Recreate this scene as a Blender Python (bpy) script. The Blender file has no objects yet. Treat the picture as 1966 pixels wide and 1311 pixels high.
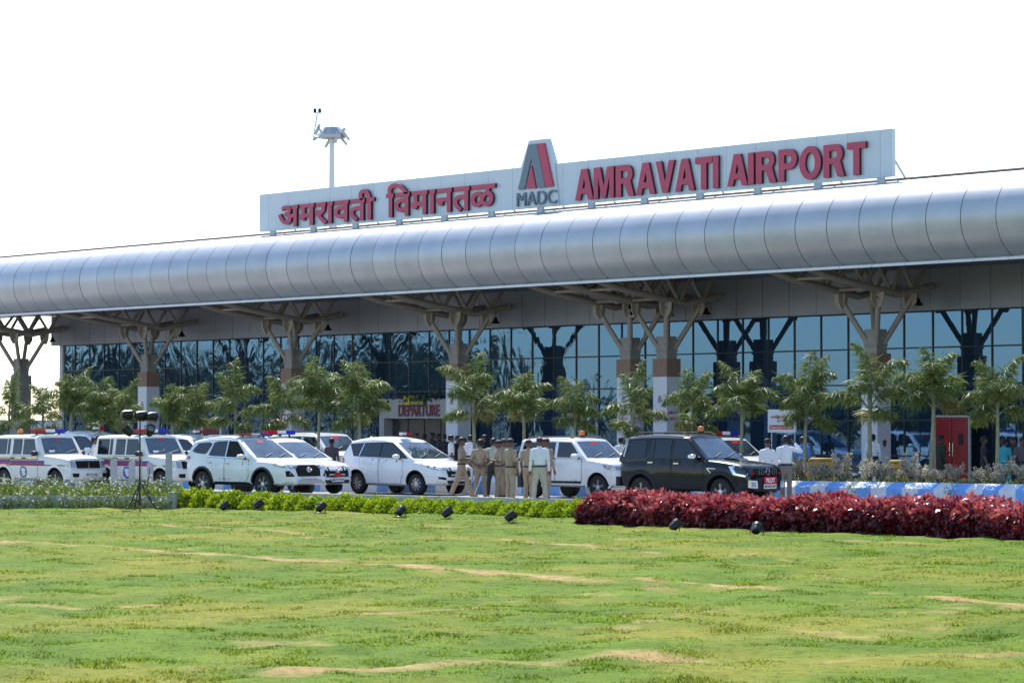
import bpy, bmesh, math, random
import numpy as np
from mathutils import Vector, Matrix, noise
from mathutils.bvhtree import BVHTree
rnd = random.Random(7)
R = math.radians
SC = bpy.context.scene
COL = SC.collection
# ------------------------------------------------------------------ camera, sky, sun, exposure
F, CX, CY, HY, CAMZ = 5200.0, 983.0, 655.5, 819.0, 2.1
AZ = math.atan2(5200.0, 4733.0)                 # camera azimuth, left of the facade's normal (+Y)
PITCH = math.atan((HY - CY) / F)
FH = Vector((-math.sin(AZ), math.cos(AZ), 0)); RT = Vector((math.cos(AZ), math.sin(AZ), 0)); UZ = Vector((0, 0, 1))
FW = FH * math.cos(PITCH) + UZ * math.sin(PITCH); UP = UZ * math.cos(PITCH) - FH * math.sin(PITCH)
CAM = Vector((0, 0, CAMZ))
cd = bpy.data.cameras.new('camera'); cam = bpy.data.objects.new('camera', cd); COL.objects.link(cam)
cd.sensor_width = 36; cd.lens = 36 * F / 1966; cd.clip_end = 6000; cd.clip_start = 0.5
cam.matrix_world = Matrix(((RT.x, UP.x, -FW.x, 0), (RT.y, UP.y, -FW.y, 0), (RT.z, UP.z, -FW.z, CAMZ), (0, 0, 0, 1)))
SC.camera = cam
SUN_EL, SUN_AZ = R(52), R(56)                    # azimuth left of +Y
W = bpy.data.worlds.new('World'); SC.world = W; W.use_nodes = True
wn = W.node_tree.nodes; sky = wn.new('ShaderNodeTexSky'); sky.sky_type = 'NISHITA'; sky.sun_disc = False
sky.sun_elevation = SUN_EL; sky.sun_rotation = -SUN_AZ; sky.dust_density = 0.25; sky.air_density = 1.0; sky.ozone_density = 3.0
W.node_tree.links.new(sky.outputs[0], wn['Background'].inputs[0]); wn['Background'].inputs[1].default_value = 0.14
sd = bpy.data.lights.new('sun', 'SUN'); sd.energy = 4.2; sd.angle = R(0.5); sd.color = (1, .955, .88)
so = bpy.data.objects.new('sun', sd); COL.objects.link(so)
SUNV = Vector((-math.sin(SUN_AZ) * math.cos(SUN_EL), math.cos(SUN_AZ) * math.cos(SUN_EL), math.sin(SUN_EL)))
so.rotation_euler = SUNV.to_track_quat('Z', 'Y').to_euler(); so.location = (0, 0, 60)
SC.view_settings.view_transform = 'Standard'; SC.view_settings.look = 'None'; SC.view_settings.gamma = 1
SC.view_settings.exposure = 1.0
SC.cycles.max_bounces = 6; SC.cycles.transparent_max_bounces = 6; SC.cycles.use_denoising = True

# ------------------------------------------------------------------ placing: a sight line met by a level or a facade plane
def ray(x, y): return (FW + RT * ((x - CX) / F) + UP * ((CY - y) / F))
def G(x, y, z=0.0):
    d = ray(x, y); t = (z - CAMZ) / d.z; return CAM + d * t
def P(x, y, D):
    d = ray(x, y); return CAM + d * (D / d.y)
def U(x, D): return P(x, HY, D).x

# ------------------------------------------------------------------ materials
def mat(name, col, rough=.55, metal=0., var=.12, scale=6., bump=0., bscale=40., spec=.5, trans=0., island=0., ior=1.45, coat=0.):
    m = bpy.data.materials.new(name); m.use_nodes = True; nt = m.node_tree; N, L = nt.nodes, nt.links
    b = N['Principled BSDF']; b.inputs['Roughness'].default_value = rough; b.inputs['Metallic'].default_value = metal
    b.inputs['Specular IOR Level'].default_value = spec; b.inputs['IOR'].default_value = ior
    b.inputs['Coat Weight'].default_value = coat; b.inputs['Coat Roughness'].default_value = .04
    tc = N.new('ShaderNodeTexCoord')
    col = tuple(col) + (1,)
    if var:
        n = N.new('ShaderNodeTexNoise'); n.inputs['Scale'].default_value = scale; n.inputs['Detail'].default_value = 5
        L.new(tc.outputs['Object'], n.inputs['Vector'])
        mr = N.new('ShaderNodeMapRange'); mr.inputs[1].default_value = .3; mr.inputs[2].default_value = .7
        mr.inputs[3].default_value = 1 - var; mr.inputs[4].default_value = 1 + var; L.new(n.outputs['Fac'], mr.inputs[0])
        src = mr.outputs[0]
        if island:
            g = N.new('ShaderNodeNewGeometry'); m2 = N.new('ShaderNodeMapRange'); m2.inputs[3].default_value = 1 - island; m2.inputs[4].default_value = 1 + island
            L.new(g.outputs['Random Per Island'], m2.inputs[0]); mm = N.new('ShaderNodeMath'); mm.operation = 'MULTIPLY'
            L.new(src, mm.inputs[0]); L.new(m2.outputs[0], mm.inputs[1]); src = mm.outputs[0]
        mx = N.new('ShaderNodeVectorMath'); mx.operation = 'SCALE'; mx.inputs[0].default_value = col[:3]; L.new(src, mx.inputs['Scale'])
        L.new(mx.outputs[0], b.inputs['Base Color']); colsock = mx.outputs[0]
    else:
        b.inputs['Base Color'].default_value = col; colsock = None
    if bump:
        n2 = N.new('ShaderNodeTexNoise'); n2.inputs['Scale'].default_value = bscale; n2.inputs['Detail'].default_value = 4
        L.new(tc.outputs['Object'], n2.inputs['Vector']); bp = N.new('ShaderNodeBump'); bp.inputs['Strength'].default_value = bump
        bp.inputs['Distance'].default_value = .02 if bscale > 12 else .05; L.new(n2.outputs['Fac'], bp.inputs['Height']); L.new(bp.outputs[0], b.inputs['Normal'])
    if trans:
        t = N.new('ShaderNodeBsdfTranslucent'); ms = N.new('ShaderNodeMixShader'); ms.inputs[0].default_value = trans
        if colsock: L.new(colsock, t.inputs[0])
        else: t.inputs[0].default_value = col
        L.new(b.outputs[0], ms.inputs[1]); L.new(t.outputs[0], ms.inputs[2]); L.new(ms.outputs[0], N['Material Output'].inputs[0])
    return m

MT = {}
def mk(k, *a, **kw): MT[k] = mat(k, *a, **kw)
mk('white_paint', (.76, .77, .78), .25, var=.06, scale=2.5, coat=.5)
mk('cream_paint', (.74, .72, .65), .3, var=.04, coat=.4)
mk('black_paint', (.006, .006, .009), .25, var=.05, coat=.45, spec=.3)
mk('black_plastic', (.02, .02, .022), .5, var=.15)
mk('grey_plastic', (.02, .02, .023), .6, var=.1, spec=.3)
mk('dark_void', (.006, .006, .007), .8, var=.1)
mk('tyre', (.018, .018, .018), .75, var=.2)
mk('alloy', (.55, .56, .58), .3, metal=.9, var=.05)
mk('chrome', (.8, .8, .82), .12, metal=1., var=.02)
mk('car_glass', (.008, .011, .015), .04, var=.3, scale=2, spec=.7, ior=1.5)
mk('windscreen', (.035, .055, .075), .04, var=.7, scale=2.2, spec=.8, ior=1.75)
mk('lamp_glass', (.35, .37, .4), .1, metal=.4, var=.3, scale=20, spec=1.)
mk('red_lens', (.5, .01, .015), .15, var=.1); mk('blue_lens', (.02, .03, .5), .15, var=.1); mk('amber_lens', (.7, .18, .02), .2, var=.1)
mk('white_lens', (.7, .7, .72), .2, var=.05)
mk('plate_white', (.75, .75, .74), .4, var=.03); mk('plate_red', (.55, .012, .02), .4, var=.05)
mk('ink_black', (.01, .01, .012), .5, var=0); mk('ink_white', (.8, .8, .8), .5, var=0)
mk('stripe_yellow', (.55, .33, .06), .4, var=.05); mk('stripe_blue', (.09, .05, .28), .4, var=.05); mk('stripe_red', (.5, .03, .07), .4, var=.05)
mk('emblem_blue', (.08, .07, .5), .4, var=.1); mk('emblem_grey', (.12, .15, .22), .4, var=.1)
mk('cladding', (.45, .46, .475), .4, metal=.42, var=.06, scale=1.3, island=.05)
mk('tube_steel', (.33, .285, .245), .5, var=.08)
mk('fascia_panel', (.25, .265, .31), .4, metal=.3, var=.03, scale=.6)
mk('concrete', (.3, .275, .25), .75, var=.12, scale=3, bump=.2)
mk('terracotta', (.27, .17, .12), .7, var=.1)
mk('banner_white', (.68, .67, .7), .5, var=.04)
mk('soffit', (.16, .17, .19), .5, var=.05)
mk('joint_dark', (.03, .033, .04), .6, var=.1)
mk('trim_white', (.66, .68, .7), .4, var=.04); mk('trim_brown', (.2, .13, .09), .6, var=.1)
mk('mullion', (.012, .018, .025), .35, var=.1)
mk('sign_panel', (.58, .62, .66), .38, metal=.1, var=.03, scale=1)
mk('sign_red', (.5, .055, .11), .4, var=.04); mk('sign_side', (.09, .015, .03), .5, var=.05); mk('sign_grey', (.16, .2, .25), .4, var=.05)
mk('steel_grey', (.42, .44, .46), .45, metal=.5, var=.06)
mk('asphalt', (.24, .23, .22), .85, var=.15, scale=2, bump=.4, bscale=60)
mk('paving', (.33, .31, .29), .8, var=.12, scale=3, bump=.2)
mk('kerb_stone', (.42, .43, .42), .75, var=.16, scale=4, bump=.25, bscale=25)
mk('kerb_white', (.66, .68, .72), .6, var=.08, scale=5); mk('kerb_blue', (.18, .38, .76), .6, var=.12, scale=5)
mk('soil', (.11, .075, .05), .95, var=.25, scale=6, bump=.6)
mk('dry_ground', (.26, .22, .15), .95, var=.25, scale=.05, bump=.3)
mk('palm_leaf', (.13, .175, .05), .45, var=.25, scale=2, island=.45, trans=.42, spec=.28)
mk('palm_dry', (.2, .19, .055), .5, var=.25, scale=3, island=.3, trans=.25)
mk('palm_trunk', (.24, .25, .15), .7, var=.2, scale=7, bump=.3)
mk('bark', (.13, .1, .075), .85, var=.2)
mk('shrub_lime', (.34, .43, .022), .4, var=.2, scale=4, island=.4, trans=.3)
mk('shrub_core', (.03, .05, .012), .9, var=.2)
mk('grey_leaf', (.5, .47, .37), .6, var=.2, island=.35, trans=.4)
mk('bollard_grey', (.36, .37, .39), .6, var=.08)
mk('weed_leaf', (.17, .22, .055), .55, var=.25, island=.4, trans=.2)
mk('petal_white', (.75, .73, .68), .6, var=.05, trans=.2)
mk('wood_leaf', (.055, .08, .038), .7, var=.3, island=.4)
mk('skin', (.15, .075, .045), .55, var=.06); mk('hair', (.01, .008, .007), .55, var=.1)
mk('khaki', (.36, .27, .19), .8, var=.14, scale=9, bump=1., bscale=9); mk('khaki_dark', (.28, .205, .145), .8, var=.14, scale=9, bump=1., bscale=9)
mk('shirt_white', (.74, .75, .79), .75, var=.05, scale=10, bump=.8, bscale=8); mk('trouser_beige', (.46, .42, .33), .8, var=.1, scale=8, bump=1., bscale=8); mk('trouser_grey', (.2, .17, .15), .8, var=.06)
mk('shirt_blue', (.06, .2, .55), .75, var=.08); mk('shirt_sage', (.36, .4, .32), .75, var=.06); mk('shirt_dark', (.025, .025, .032), .8, var=.15)
mk('trouser_dark', (.02, .02, .025), .8, var=.15); mk('kurta', (.03, .3, .38), .75, var=.12); mk('camouflage', (.03, .035, .022), .85, var=.5, scale=9)
mk('shirt_plum', (.1, .08, .1), .8, var=.1)
mk('navy', (.012, .013, .035), .7, var=.1); mk('maroon', (.05, .014, .022), .7, var=.1); mk('shoe', (.012, .01, .009), .4, var=.1); mk('belt', (.02, .014, .012), .5, var=.1)
mk('yellow_paint', (.42, .26, .025), .5, var=.15); mk('red_door', (.34, .012, .018), .35, var=.06); mk('door_frame', (.5, .47, .42), .5, var=.05)
mk('portal', (.4, .37, .35), .6, var=.05); mk('departure_red', (.17, .022, .04), .5, var=.05)
mk('door_glass', (.06, .055, .055), .15, var=.15, scale=1.5, spec=.6)
mk('sign_black', (.015, .015, .012), .5, var=.1); mk('sign_yellow', (.62, .5, .03), .5, var=.05)
mk('pale_blue', (.3, .4, .55), .7, var=.06); mk('red_cloth', (.13, .012, .018), .7, var=.1)
mk('lamp_black', (.012, .012, .013), .35, var=.1); mk('sign_blue', (.05, .06, .4), .5, var=.05)

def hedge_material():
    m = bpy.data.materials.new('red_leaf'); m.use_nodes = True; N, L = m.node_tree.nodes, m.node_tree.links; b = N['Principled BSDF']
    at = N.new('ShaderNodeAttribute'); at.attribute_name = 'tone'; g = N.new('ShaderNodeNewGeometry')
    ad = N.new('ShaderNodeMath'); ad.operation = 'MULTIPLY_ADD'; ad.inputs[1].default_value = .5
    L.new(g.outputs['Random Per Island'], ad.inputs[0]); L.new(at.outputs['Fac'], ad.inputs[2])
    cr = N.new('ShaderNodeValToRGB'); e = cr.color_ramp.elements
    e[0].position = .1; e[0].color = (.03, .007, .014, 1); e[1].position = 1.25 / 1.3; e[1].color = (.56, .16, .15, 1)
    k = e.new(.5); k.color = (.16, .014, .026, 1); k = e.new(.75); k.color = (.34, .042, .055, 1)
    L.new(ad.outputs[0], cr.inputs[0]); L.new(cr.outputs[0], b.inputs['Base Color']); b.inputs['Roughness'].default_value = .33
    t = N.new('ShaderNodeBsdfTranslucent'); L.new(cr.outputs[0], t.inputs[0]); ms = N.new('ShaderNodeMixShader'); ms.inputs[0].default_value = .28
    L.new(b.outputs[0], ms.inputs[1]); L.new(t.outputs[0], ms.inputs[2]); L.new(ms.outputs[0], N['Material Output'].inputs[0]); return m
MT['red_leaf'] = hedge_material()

def lawn_material(name, blade=False):
    m = bpy.data.materials.new(name); m.use_nodes = True; N, L = m.node_tree.nodes, m.node_tree.links; b = N['Principled BSDF']
    g = N.new('ShaderNodeNewGeometry')
    def nz(scale, det=4):
        n = N.new('ShaderNodeTexNoise'); n.inputs['Scale'].default_value = scale; n.inputs['Detail'].default_value = det; L.new(g.outputs['Position'], n.inputs['Vector']); return n.outputs['Fac']
    def ramp(s, stops):
        r = N.new('ShaderNodeValToRGB'); e = r.color_ramp.elements
        e[0].position, e[0].color = stops[0][0], stops[0][1] + (1,); e[1].position, e[1].color = stops[1][0], stops[1][1] + (1,)
        for p, c in stops[2:]: k = e.new(p); k.color = c + (1,)
        L.new(s, r.inputs[0]); return r.outputs[0]
    def mix(f, a, c):
        x = N.new('ShaderNodeMix'); x.data_type = 'RGBA'; L.new(f, x.inputs[0])
        L.new(a, x.inputs[6]) if not isinstance(a, tuple) else setattr(x.inputs[6], 'default_value', a + (1,))
        L.new(c, x.inputs[7]) if not isinstance(c, tuple) else setattr(x.inputs[7], 'default_value', c + (1,)); return x.outputs[2]
    green = ramp(nz(.9, 5), [(.3, (.06, .108, .004)), (.7, (.11, .17, .009))])
    yel = ramp(nz(2.0, 5), [(.3, (.15, .162, .012)), (.7, (.22, .192, .028))])
    at = N.new('ShaderNodeAttribute'); at.attribute_name = 'dry'
    f = ramp(nz(.3, 6), [(.46, (0, 0, 0)), (.68, (.85, .85, .85))])
    c = mix(f, green, yel)
    bare = ramp(nz(5, 4), [(.3, (.25, .165, .06)), (.7, (.38, .27, .12))])
    c = mix(at.outputs['Fac'], c, bare)
    dk = ramp(nz(7, 3), [(.3, (.72, .74, .72)), (.55, (1.06, 1.06, 1.06))])
    mu = N.new('ShaderNodeVectorMath'); mu.operation = 'MULTIPLY'; L.new(c, mu.inputs[0]); L.new(dk, mu.inputs[1]); c = mu.outputs[0]
    if blade:
        mr = N.new('ShaderNodeMapRange'); mr.inputs[3].default_value = .9; mr.inputs[4].default_value = 1.6; L.new(g.outputs['Random Per Island'], mr.inputs[0])
        sc = N.new('ShaderNodeVectorMath'); sc.operation = 'SCALE'; L.new(c, sc.inputs[0]); L.new(mr.outputs[0], sc.inputs['Scale']); c = sc.outputs[0]
    L.new(c, b.inputs['Base Color']); b.inputs['Roughness'].default_value = .8; b.inputs['Specular IOR Level'].default_value = .06
    if blade:
        t = N.new('ShaderNodeBsdfTranslucent'); L.new(c, t.inputs[0]); ms = N.new('ShaderNodeMixShader'); ms.inputs[0].default_value = .68
        L.new(b.outputs[0], ms.inputs[1]); L.new(t.outputs[0], ms.inputs[2]); L.new(ms.outputs[0], N['Material Output'].inputs[0])
    else:
        bp = N.new('ShaderNodeBump'); bp.inputs['Strength'].default_value = .6; bp.inputs['Distance'].default_value = .05; L.new(nz(9, 5), bp.inputs['Height']); L.new(bp.outputs[0], b.inputs['Normal'])
    return m
MT['lawn'] = lawn_material('lawn'); MT['blade'] = lawn_material('blade', True)

def glass_material():
    m = bpy.data.materials.new('facade_glass'); m.use_nodes = True; N, L = m.node_tree.nodes, m.node_tree.links; b = N['Principled BSDF']
    b.inputs['Base Color'].default_value = (.075, .15, .265, 1); b.inputs['Metallic'].default_value = 1; b.inputs['Roughness'].default_value = .015
    g = N.new('ShaderNodeNewGeometry'); sx = N.new('ShaderNodeSeparateXYZ'); L.new(g.outputs['Position'], sx.inputs[0])
    mp = N.new('ShaderNodeMapping'); mp.inputs['Scale'].default_value = (1.2, 1., .8); L.new(g.outputs['Position'], mp.inputs[0])
    n = N.new('ShaderNodeTexNoise'); n.inputs['Scale'].default_value = 1.0; n.inputs['Detail'].default_value = 2.5; n.inputs['Distortion'].default_value = 1.2; L.new(mp.outputs[0], n.inputs['Vector'])
    mr = N.new('ShaderNodeMapRange'); mr.inputs[1].default_value = -92; mr.inputs[2].default_value = -70; mr.inputs[3].default_value = .014; mr.inputs[4].default_value = .0012
    L.new(sx.outputs[0], mr.inputs[0])
    h = N.new('ShaderNodeMath'); h.operation = 'MULTIPLY'; L.new(n.outputs['Fac'], h.inputs[0]); L.new(mr.outputs[0], h.inputs[1])
    bp = N.new('ShaderNodeBump'); bp.inputs['Strength'].default_value = 1; bp.inputs['Distance'].default_value = 1; L.new(h.outputs[0], bp.inputs['Height']); L.new(bp.outputs[0], b.inputs['Normal'])
    df = N.new('ShaderNodeBsdfDiffuse'); df.inputs[0].default_value = (.1, .17, .26, 1); ms = N.new('ShaderNodeMixShader'); ms.inputs[0].default_value = .16      # bluish haze mixed into the panes to soften the dark reflections
    L.new(b.outputs[0], ms.inputs[1]); L.new(df.outputs[0], ms.inputs[2]); L.new(ms.outputs[0], N['Material Output'].inputs[0])
    return m
MT['facade_glass'] = glass_material()

# ------------------------------------------------------------------ mesh building
def link(name, me, parent=None, loc=None, rot=None):
    o = bpy.data.objects.new(name, me); COL.objects.link(o)
    if parent: o.parent = parent
    if loc is not None: o.location = loc
    if rot is not None: o.rotation_euler = rot
    return o
def tag(o, label=None, cat=None, group=None, kind=None):
    if label: o['label'] = label
    if cat: o['category'] = cat
    if group: o['group'] = group
    if kind: o['kind'] = kind
    return o
def empty(name, loc, rz=0., label=None, cat=None, group=None):
    o = link(name, None, None, loc, (0, 0, rz)); o.empty_display_size = .2; return tag(o, label, cat, group)
def children(o): return [c for c in bpy.data.objects if c.parent == o]
def dup(o, parent=None):
    c = o.copy(); COL.objects.link(c)
    if parent: c.parent = parent
    for k in children(o): dup(k, c)
    return c
def finish(me, smooth=True, angle=40):
    if smooth:
        me.polygons.foreach_set('use_smooth', [True] * len(me.polygons))
        if angle < 180: me.set_sharp_from_angle(angle=R(angle))
    me.update()
class MB:
    def __init__(s): s.v, s.f, s.m, s.k = [], [], [], 0
    def add(s, vs, fs, k=None):
        o = len(s.v); s.v += [tuple(v) for v in vs]; s.f += [tuple(i + o for i in f) for f in fs]; s.m += [s.k if k is None else k] * len(fs); return s
    def box(s, c, d, rz=0., M=None, k=None):
        x, y, z = d[0] / 2, d[1] / 2, d[2] / 2
        vs = [Vector(p) for p in ((-x, -y, -z), (x, -y, -z), (x, y, -z), (-x, y, -z), (-x, -y, z), (x, -y, z), (x, y, z), (-x, y, z))]
        M = M or Matrix.Rotation(rz, 3, 'Z')
        return s.add([M @ v + Vector(c) for v in vs], [(3, 2, 1, 0), (4, 5, 6, 7), (0, 1, 5, 4), (1, 2, 6, 5), (2, 3, 7, 6), (3, 0, 4, 7)], k)
    def b2(s, a, b, k=None): return s.box([(a[i] + b[i]) / 2 for i in range(3)], [abs(b[i] - a[i]) for i in range(3)], k=k)
    def tube(s, pts, rad, n=8, k=None, cap=True):
        pts = [Vector(p) for p in pts]; rad = rad if isinstance(rad, (list, tuple)) else [rad] * len(pts)
        o = []; ref = None
        for i, p in enumerate(pts):
            d = (pts[min(i + 1, len(pts) - 1)] - pts[max(i - 1, 0)]).normalized()
            if ref is None: ref = d.orthogonal().normalized()
            ref = (ref - d * ref.dot(d)).normalized(); q = d.cross(ref)
            o += [p + (ref * math.cos(2 * math.pi * j / n) + q * math.sin(2 * math.pi * j / n)) * rad[i] for j in range(n)]
        fs = [(i * n + j, i * n + (j + 1) % n, (i + 1) * n + (j + 1) % n, (i + 1) * n + j) for i in range(len(pts) - 1) for j in range(n)]
        if cap: fs += [tuple(range(n - 1, -1, -1)), tuple((len(pts) - 1) * n + j for j in range(n))]
        return s.add(o, fs, k)
    def lathe(s, prof, n=16, M=None, k=None):     # (r, z) pairs, turned about z
        M = M or Matrix.Identity(4)
        o = [M @ Vector((r * math.cos(2 * math.pi * j / n), r * math.sin(2 * math.pi * j / n), z)) for r, z in prof for j in range(n)]
        fs = [(i * n + j, i * n + (j + 1) % n, (i + 1) * n + (j + 1) % n, (i + 1) * n + j) for i in range(len(prof) - 1) for j in range(n)]
        fs += [tuple(range(n - 1, -1, -1)), tuple((len(prof) - 1) * n + j for j in range(n))]
        return s.add(o, fs, k)
    def prism(s, poly, a, b, f, k=None):           # poly 2-D, f(u, v, w) -> 3-D, w from a to b
        n = len(poly)
        return s.add([f(u, v, a) for u, v in poly] + [f(u, v, b) for u, v in poly],
                     [tuple(range(n)), tuple(range(2 * n - 1, n - 1, -1))] + [(i, n + i, n + (i + 1) % n, (i + 1) % n) for i in range(n)], k)
    def build(s, name, mats, parent=None, smooth=True, angle=40, loc=None, rot=None, fix=True):
        me = bpy.data.meshes.new(name); me.from_pydata(s.v, [], s.f)
        for m in (mats if isinstance(mats, (list, tuple)) else [mats]): me.materials.append(MT[m] if isinstance(m, str) else m)
        if max(s.m, default=0): me.polygons.foreach_set('material_index', s.m)
        if fix:
            bm = bmesh.new(); bm.from_mesh(me); bmesh.ops.recalc_face_normals(bm, faces=bm.faces); bm.to_mesh(me); bm.free()
        finish(me, smooth, angle); return link(name, me, parent, loc, rot)
def np_mesh(name, V, Fc, mats, mi=None, attr=None, smooth=False):    # V (n,3), Fc (m,k): fast leaf meshes
    me = bpy.data.meshes.new(name); V = np.asarray(V, np.float32); Fc = np.asarray(Fc, np.int32); m, k = Fc.shape
    me.vertices.add(len(V)); me.vertices.foreach_set('co', V.ravel()); me.loops.add(m * k); me.loops.foreach_set('vertex_index', Fc.ravel())
    me.polygons.add(m); me.polygons.foreach_set('loop_start', np.arange(0, m * k, k, dtype=np.int32))
    for x in mats: me.materials.append(MT[x])
    if mi is not None: me.polygons.foreach_set('material_index', np.asarray(mi, np.int32))
    if attr is not None:
        a = me.attributes.new(attr[0], 'FLOAT', 'POINT'); a.data.foreach_set('value', np.asarray(attr[1], np.float32))
    me.update(calc_edges=True)
    if smooth: me.polygons.foreach_set('use_smooth', np.ones(m, bool))
    me.validate(); return me
def evaluated(o):
    dg = bpy.context.evaluated_depsgraph_get(); return bpy.data.meshes.new_from_object(o.evaluated_get(dg), depsgraph=dg)
def drop(o):
    me = o.data; bpy.data.objects.remove(o); 
    if me: bpy.data.meshes.remove(me)
FACE = Matrix(((1, 0, 0), (0, 0, -1), (0, 1, 0)))        # text plane stood up, facing -Y
def text_mesh(name, body, w, h, depth, mats, bold=0., M=None):   # centred on its origin, x right, z up, facing -Y
    c = bpy.data.curves.new(name, 'FONT'); c.body = body; c.size = 1; c.offset = bold; c.extrude = .01; c.resolution_u = 4
    o = link('lettering', c); me = evaluated(o); bpy.data.objects.remove(o)
    V = np.empty(len(me.vertices) * 3, np.float32); me.vertices.foreach_get('co', V); V = V.reshape(-1, 3)
    lo, hi = V.min(0), V.max(0); V = (V - (lo + hi) / 2) / np.maximum(hi - lo, 1e-6) * np.array([w, h, depth], np.float32)
    V = np.stack([V[:, 0], -V[:, 2], V[:, 1]], 1)
    if M is not None: V = V @ np.array(M.to_3x3(), np.float32).T + np.array(M.translation, np.float32)
    me.vertices.foreach_set('co', V.astype(np.float32).ravel()); me.materials.clear()
    for m in mats: me.materials.append(MT[m])
    me.update()
    if len(mats) > 1:
        me.polygons.foreach_set('material_index', [0 if p.normal.y < -.7 else 1 for p in me.polygons])
    me.name = name; return me

# ------------------------------------------------------------------ heavy block capitals for the signs, drawn as outlines
def arc(cx, cy, rx, ry, a0, a1, n=10): return [(cx + rx * math.cos(R(a0 + (a1 - a0) * i / n)), cy + ry * math.sin(R(a0 + (a1 - a0) * i / n))) for i in range(n + 1)]
GLY = {
 'A': (.88, [[(0, 0), (.29, 1), (.59, 1), (.88, 0), (.63, 0), (.575, .2), (.305, .2), (.25, 0)], [(.355, .38), (.44, .7), (.525, .38)]]),
 'M': (.96, [[(0, 0), (0, 1), (.32, 1), (.48, .38), (.64, 1), (.96, 1), (.96, 0), (.75, 0), (.75, .68), (.57, 0), (.39, 0), (.21, .68), (.21, 0)]]),
 'R': (.86, [[(0, 0), (0, 1)] + arc(.5, .71, .29, .29, 90, -50) + [(.86, 0), (.58, 0), (.4, .4), (.25, .4), (.25, 0)], [(.25, .58)] + arc(.44, .695, .115, .115, -90, 90) + [(.25, .81)]]),
 'V': (.86, [[(.3, 0), (0, 1), (.26, 1), (.43, .34), (.6, 1), (.86, 1), (.56, 0)]]),
 'T': (.76, [[(.255, 0), (.255, .8), (0, .8), (0, 1), (.76, 1), (.76, .8), (.505, .8), (.505, 0)]]),
 'I': (.25, [[(0, 0), (0, 1), (.25, 1), (.25, 0)]]),
 'P': (.78, [[(0, 0), (0, 1)] + arc(.46, .68, .32, .32, 90, -90) + [(.25, .36), (.25, 0)], [(.25, .55)] + arc(.41, .68, .13, .13, -90, 90) + [(.25, .81)]]),
 'O': (.9, [arc(.45, .5, .45, .52, 0, 345, 23), arc(.45, .5, .2, .32, 0, 345, 23)]),
 'D': (.82, [[(0, 0), (0, 1)] + arc(.4, .5, .42, .5, 90, -90, 14), [(.25, .2)] + arc(.37, .5, .2, .3, -90, 90) + [(.25, .8)]]),
 'E': (.68, [[(0, 0), (0, 1), (.66, 1), (.66, .8), (.25, .8), (.25, .61), (.62, .61), (.62, .41), (.25, .41), (.25, .2), (.68, .2), (.68, 0)]]),
 'U': (.82, [[(0, 1), (.25, 1), (.25, .36)] + arc(.41, .34, .16, .15, 180, 360) + [(.57, 1), (.82, 1)] + arc(.41, .36, .41, .38, 0, -180, 14)]),
 'L': (.66, [[(0, 0), (0, 1), (.25, 1), (.25, .2), (.66, .2), (.66, 0)]]),
}
def block_text(name, body, w, h, depth, mats, gap=.1, M=None):
    c = bpy.data.curves.new(name, 'CURVE'); c.dimensions = '2D'; c.fill_mode = 'BOTH'; c.extrude = .01; x = 0
    for ch in body:
        adv, loops = GLY[ch]
        for lp in loops:
            s = c.splines.new('POLY'); s.points.add(len(lp) - 1); s.use_cyclic_u = True
            for p, (u, v) in zip(s.points, lp): p.co = (x + u, v, 0, 1)
        x += adv + (gap * .25 if ch in 'AVT' else gap)
    o = link('lettering', c); me = evaluated(o); bpy.data.objects.remove(o)
    V = np.empty(len(me.vertices) * 3, np.float32); me.vertices.foreach_get('co', V); V = V.reshape(-1, 3)
    lo, hi = V.min(0), V.max(0); V = (V - (lo + hi) / 2) / np.maximum(hi - lo, 1e-6) * np.array([w, h, depth], np.float32)
    V = np.stack([V[:, 0], -V[:, 2], V[:, 1]], 1); me.vertices.foreach_set('co', V.astype(np.float32).ravel()); me.materials.clear()
    for m in mats: me.materials.append(MT[m])
    me.update(); me.polygons.foreach_set('material_index', [0 if abs(p.normal.y) > .7 else len(mats) - 1 for p in me.polygons])
    if M is not None: me.transform(M)
    me.name = name; return me
# ------------------------------------------------------------------ ground, road, kerbs
LAWN, KT = -0.30, 0.16
K1, K2 = G(380, 942, KT), G(1110, 958, KT)
KB, KC = G(324, 951.5, .05), G(337, 941.5, KT)       # the edge steps forward where the police jeeps stand
LM = (KB.y - G(0, 950.5, .05).y) / (KB.x - G(0, 950.5, .05).x)
KM = (K2.y - K1.y) / (K2.x - K1.x)
def kerb_y(x): return K2.y + KM * (x - K2.x)
Q = G(1755, 966)
def plant_y(x): return Q.y + KM * (x - Q.x)
ROADA = math.atan(KM)
XL, XR = -190., 5.
def struct(o): o['kind'] = 'structure'; return o
def sheet(name, pts, m): return struct(MB().add(pts, [tuple(range(len(pts)))]).build(name, m, smooth=False))
sheet('ground', [(-3000, -3000, -.56), (3000, -3000, -.56), (3000, 3000, -.56), (-3000, 3000, -.56)], 'dry_ground')
sheet('field', [(-190, -120, LAWN - .17), (120, -120, LAWN - .17), (120, 60, LAWN - .17), (-190, 60, LAWN - .17)], 'lawn')
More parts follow.
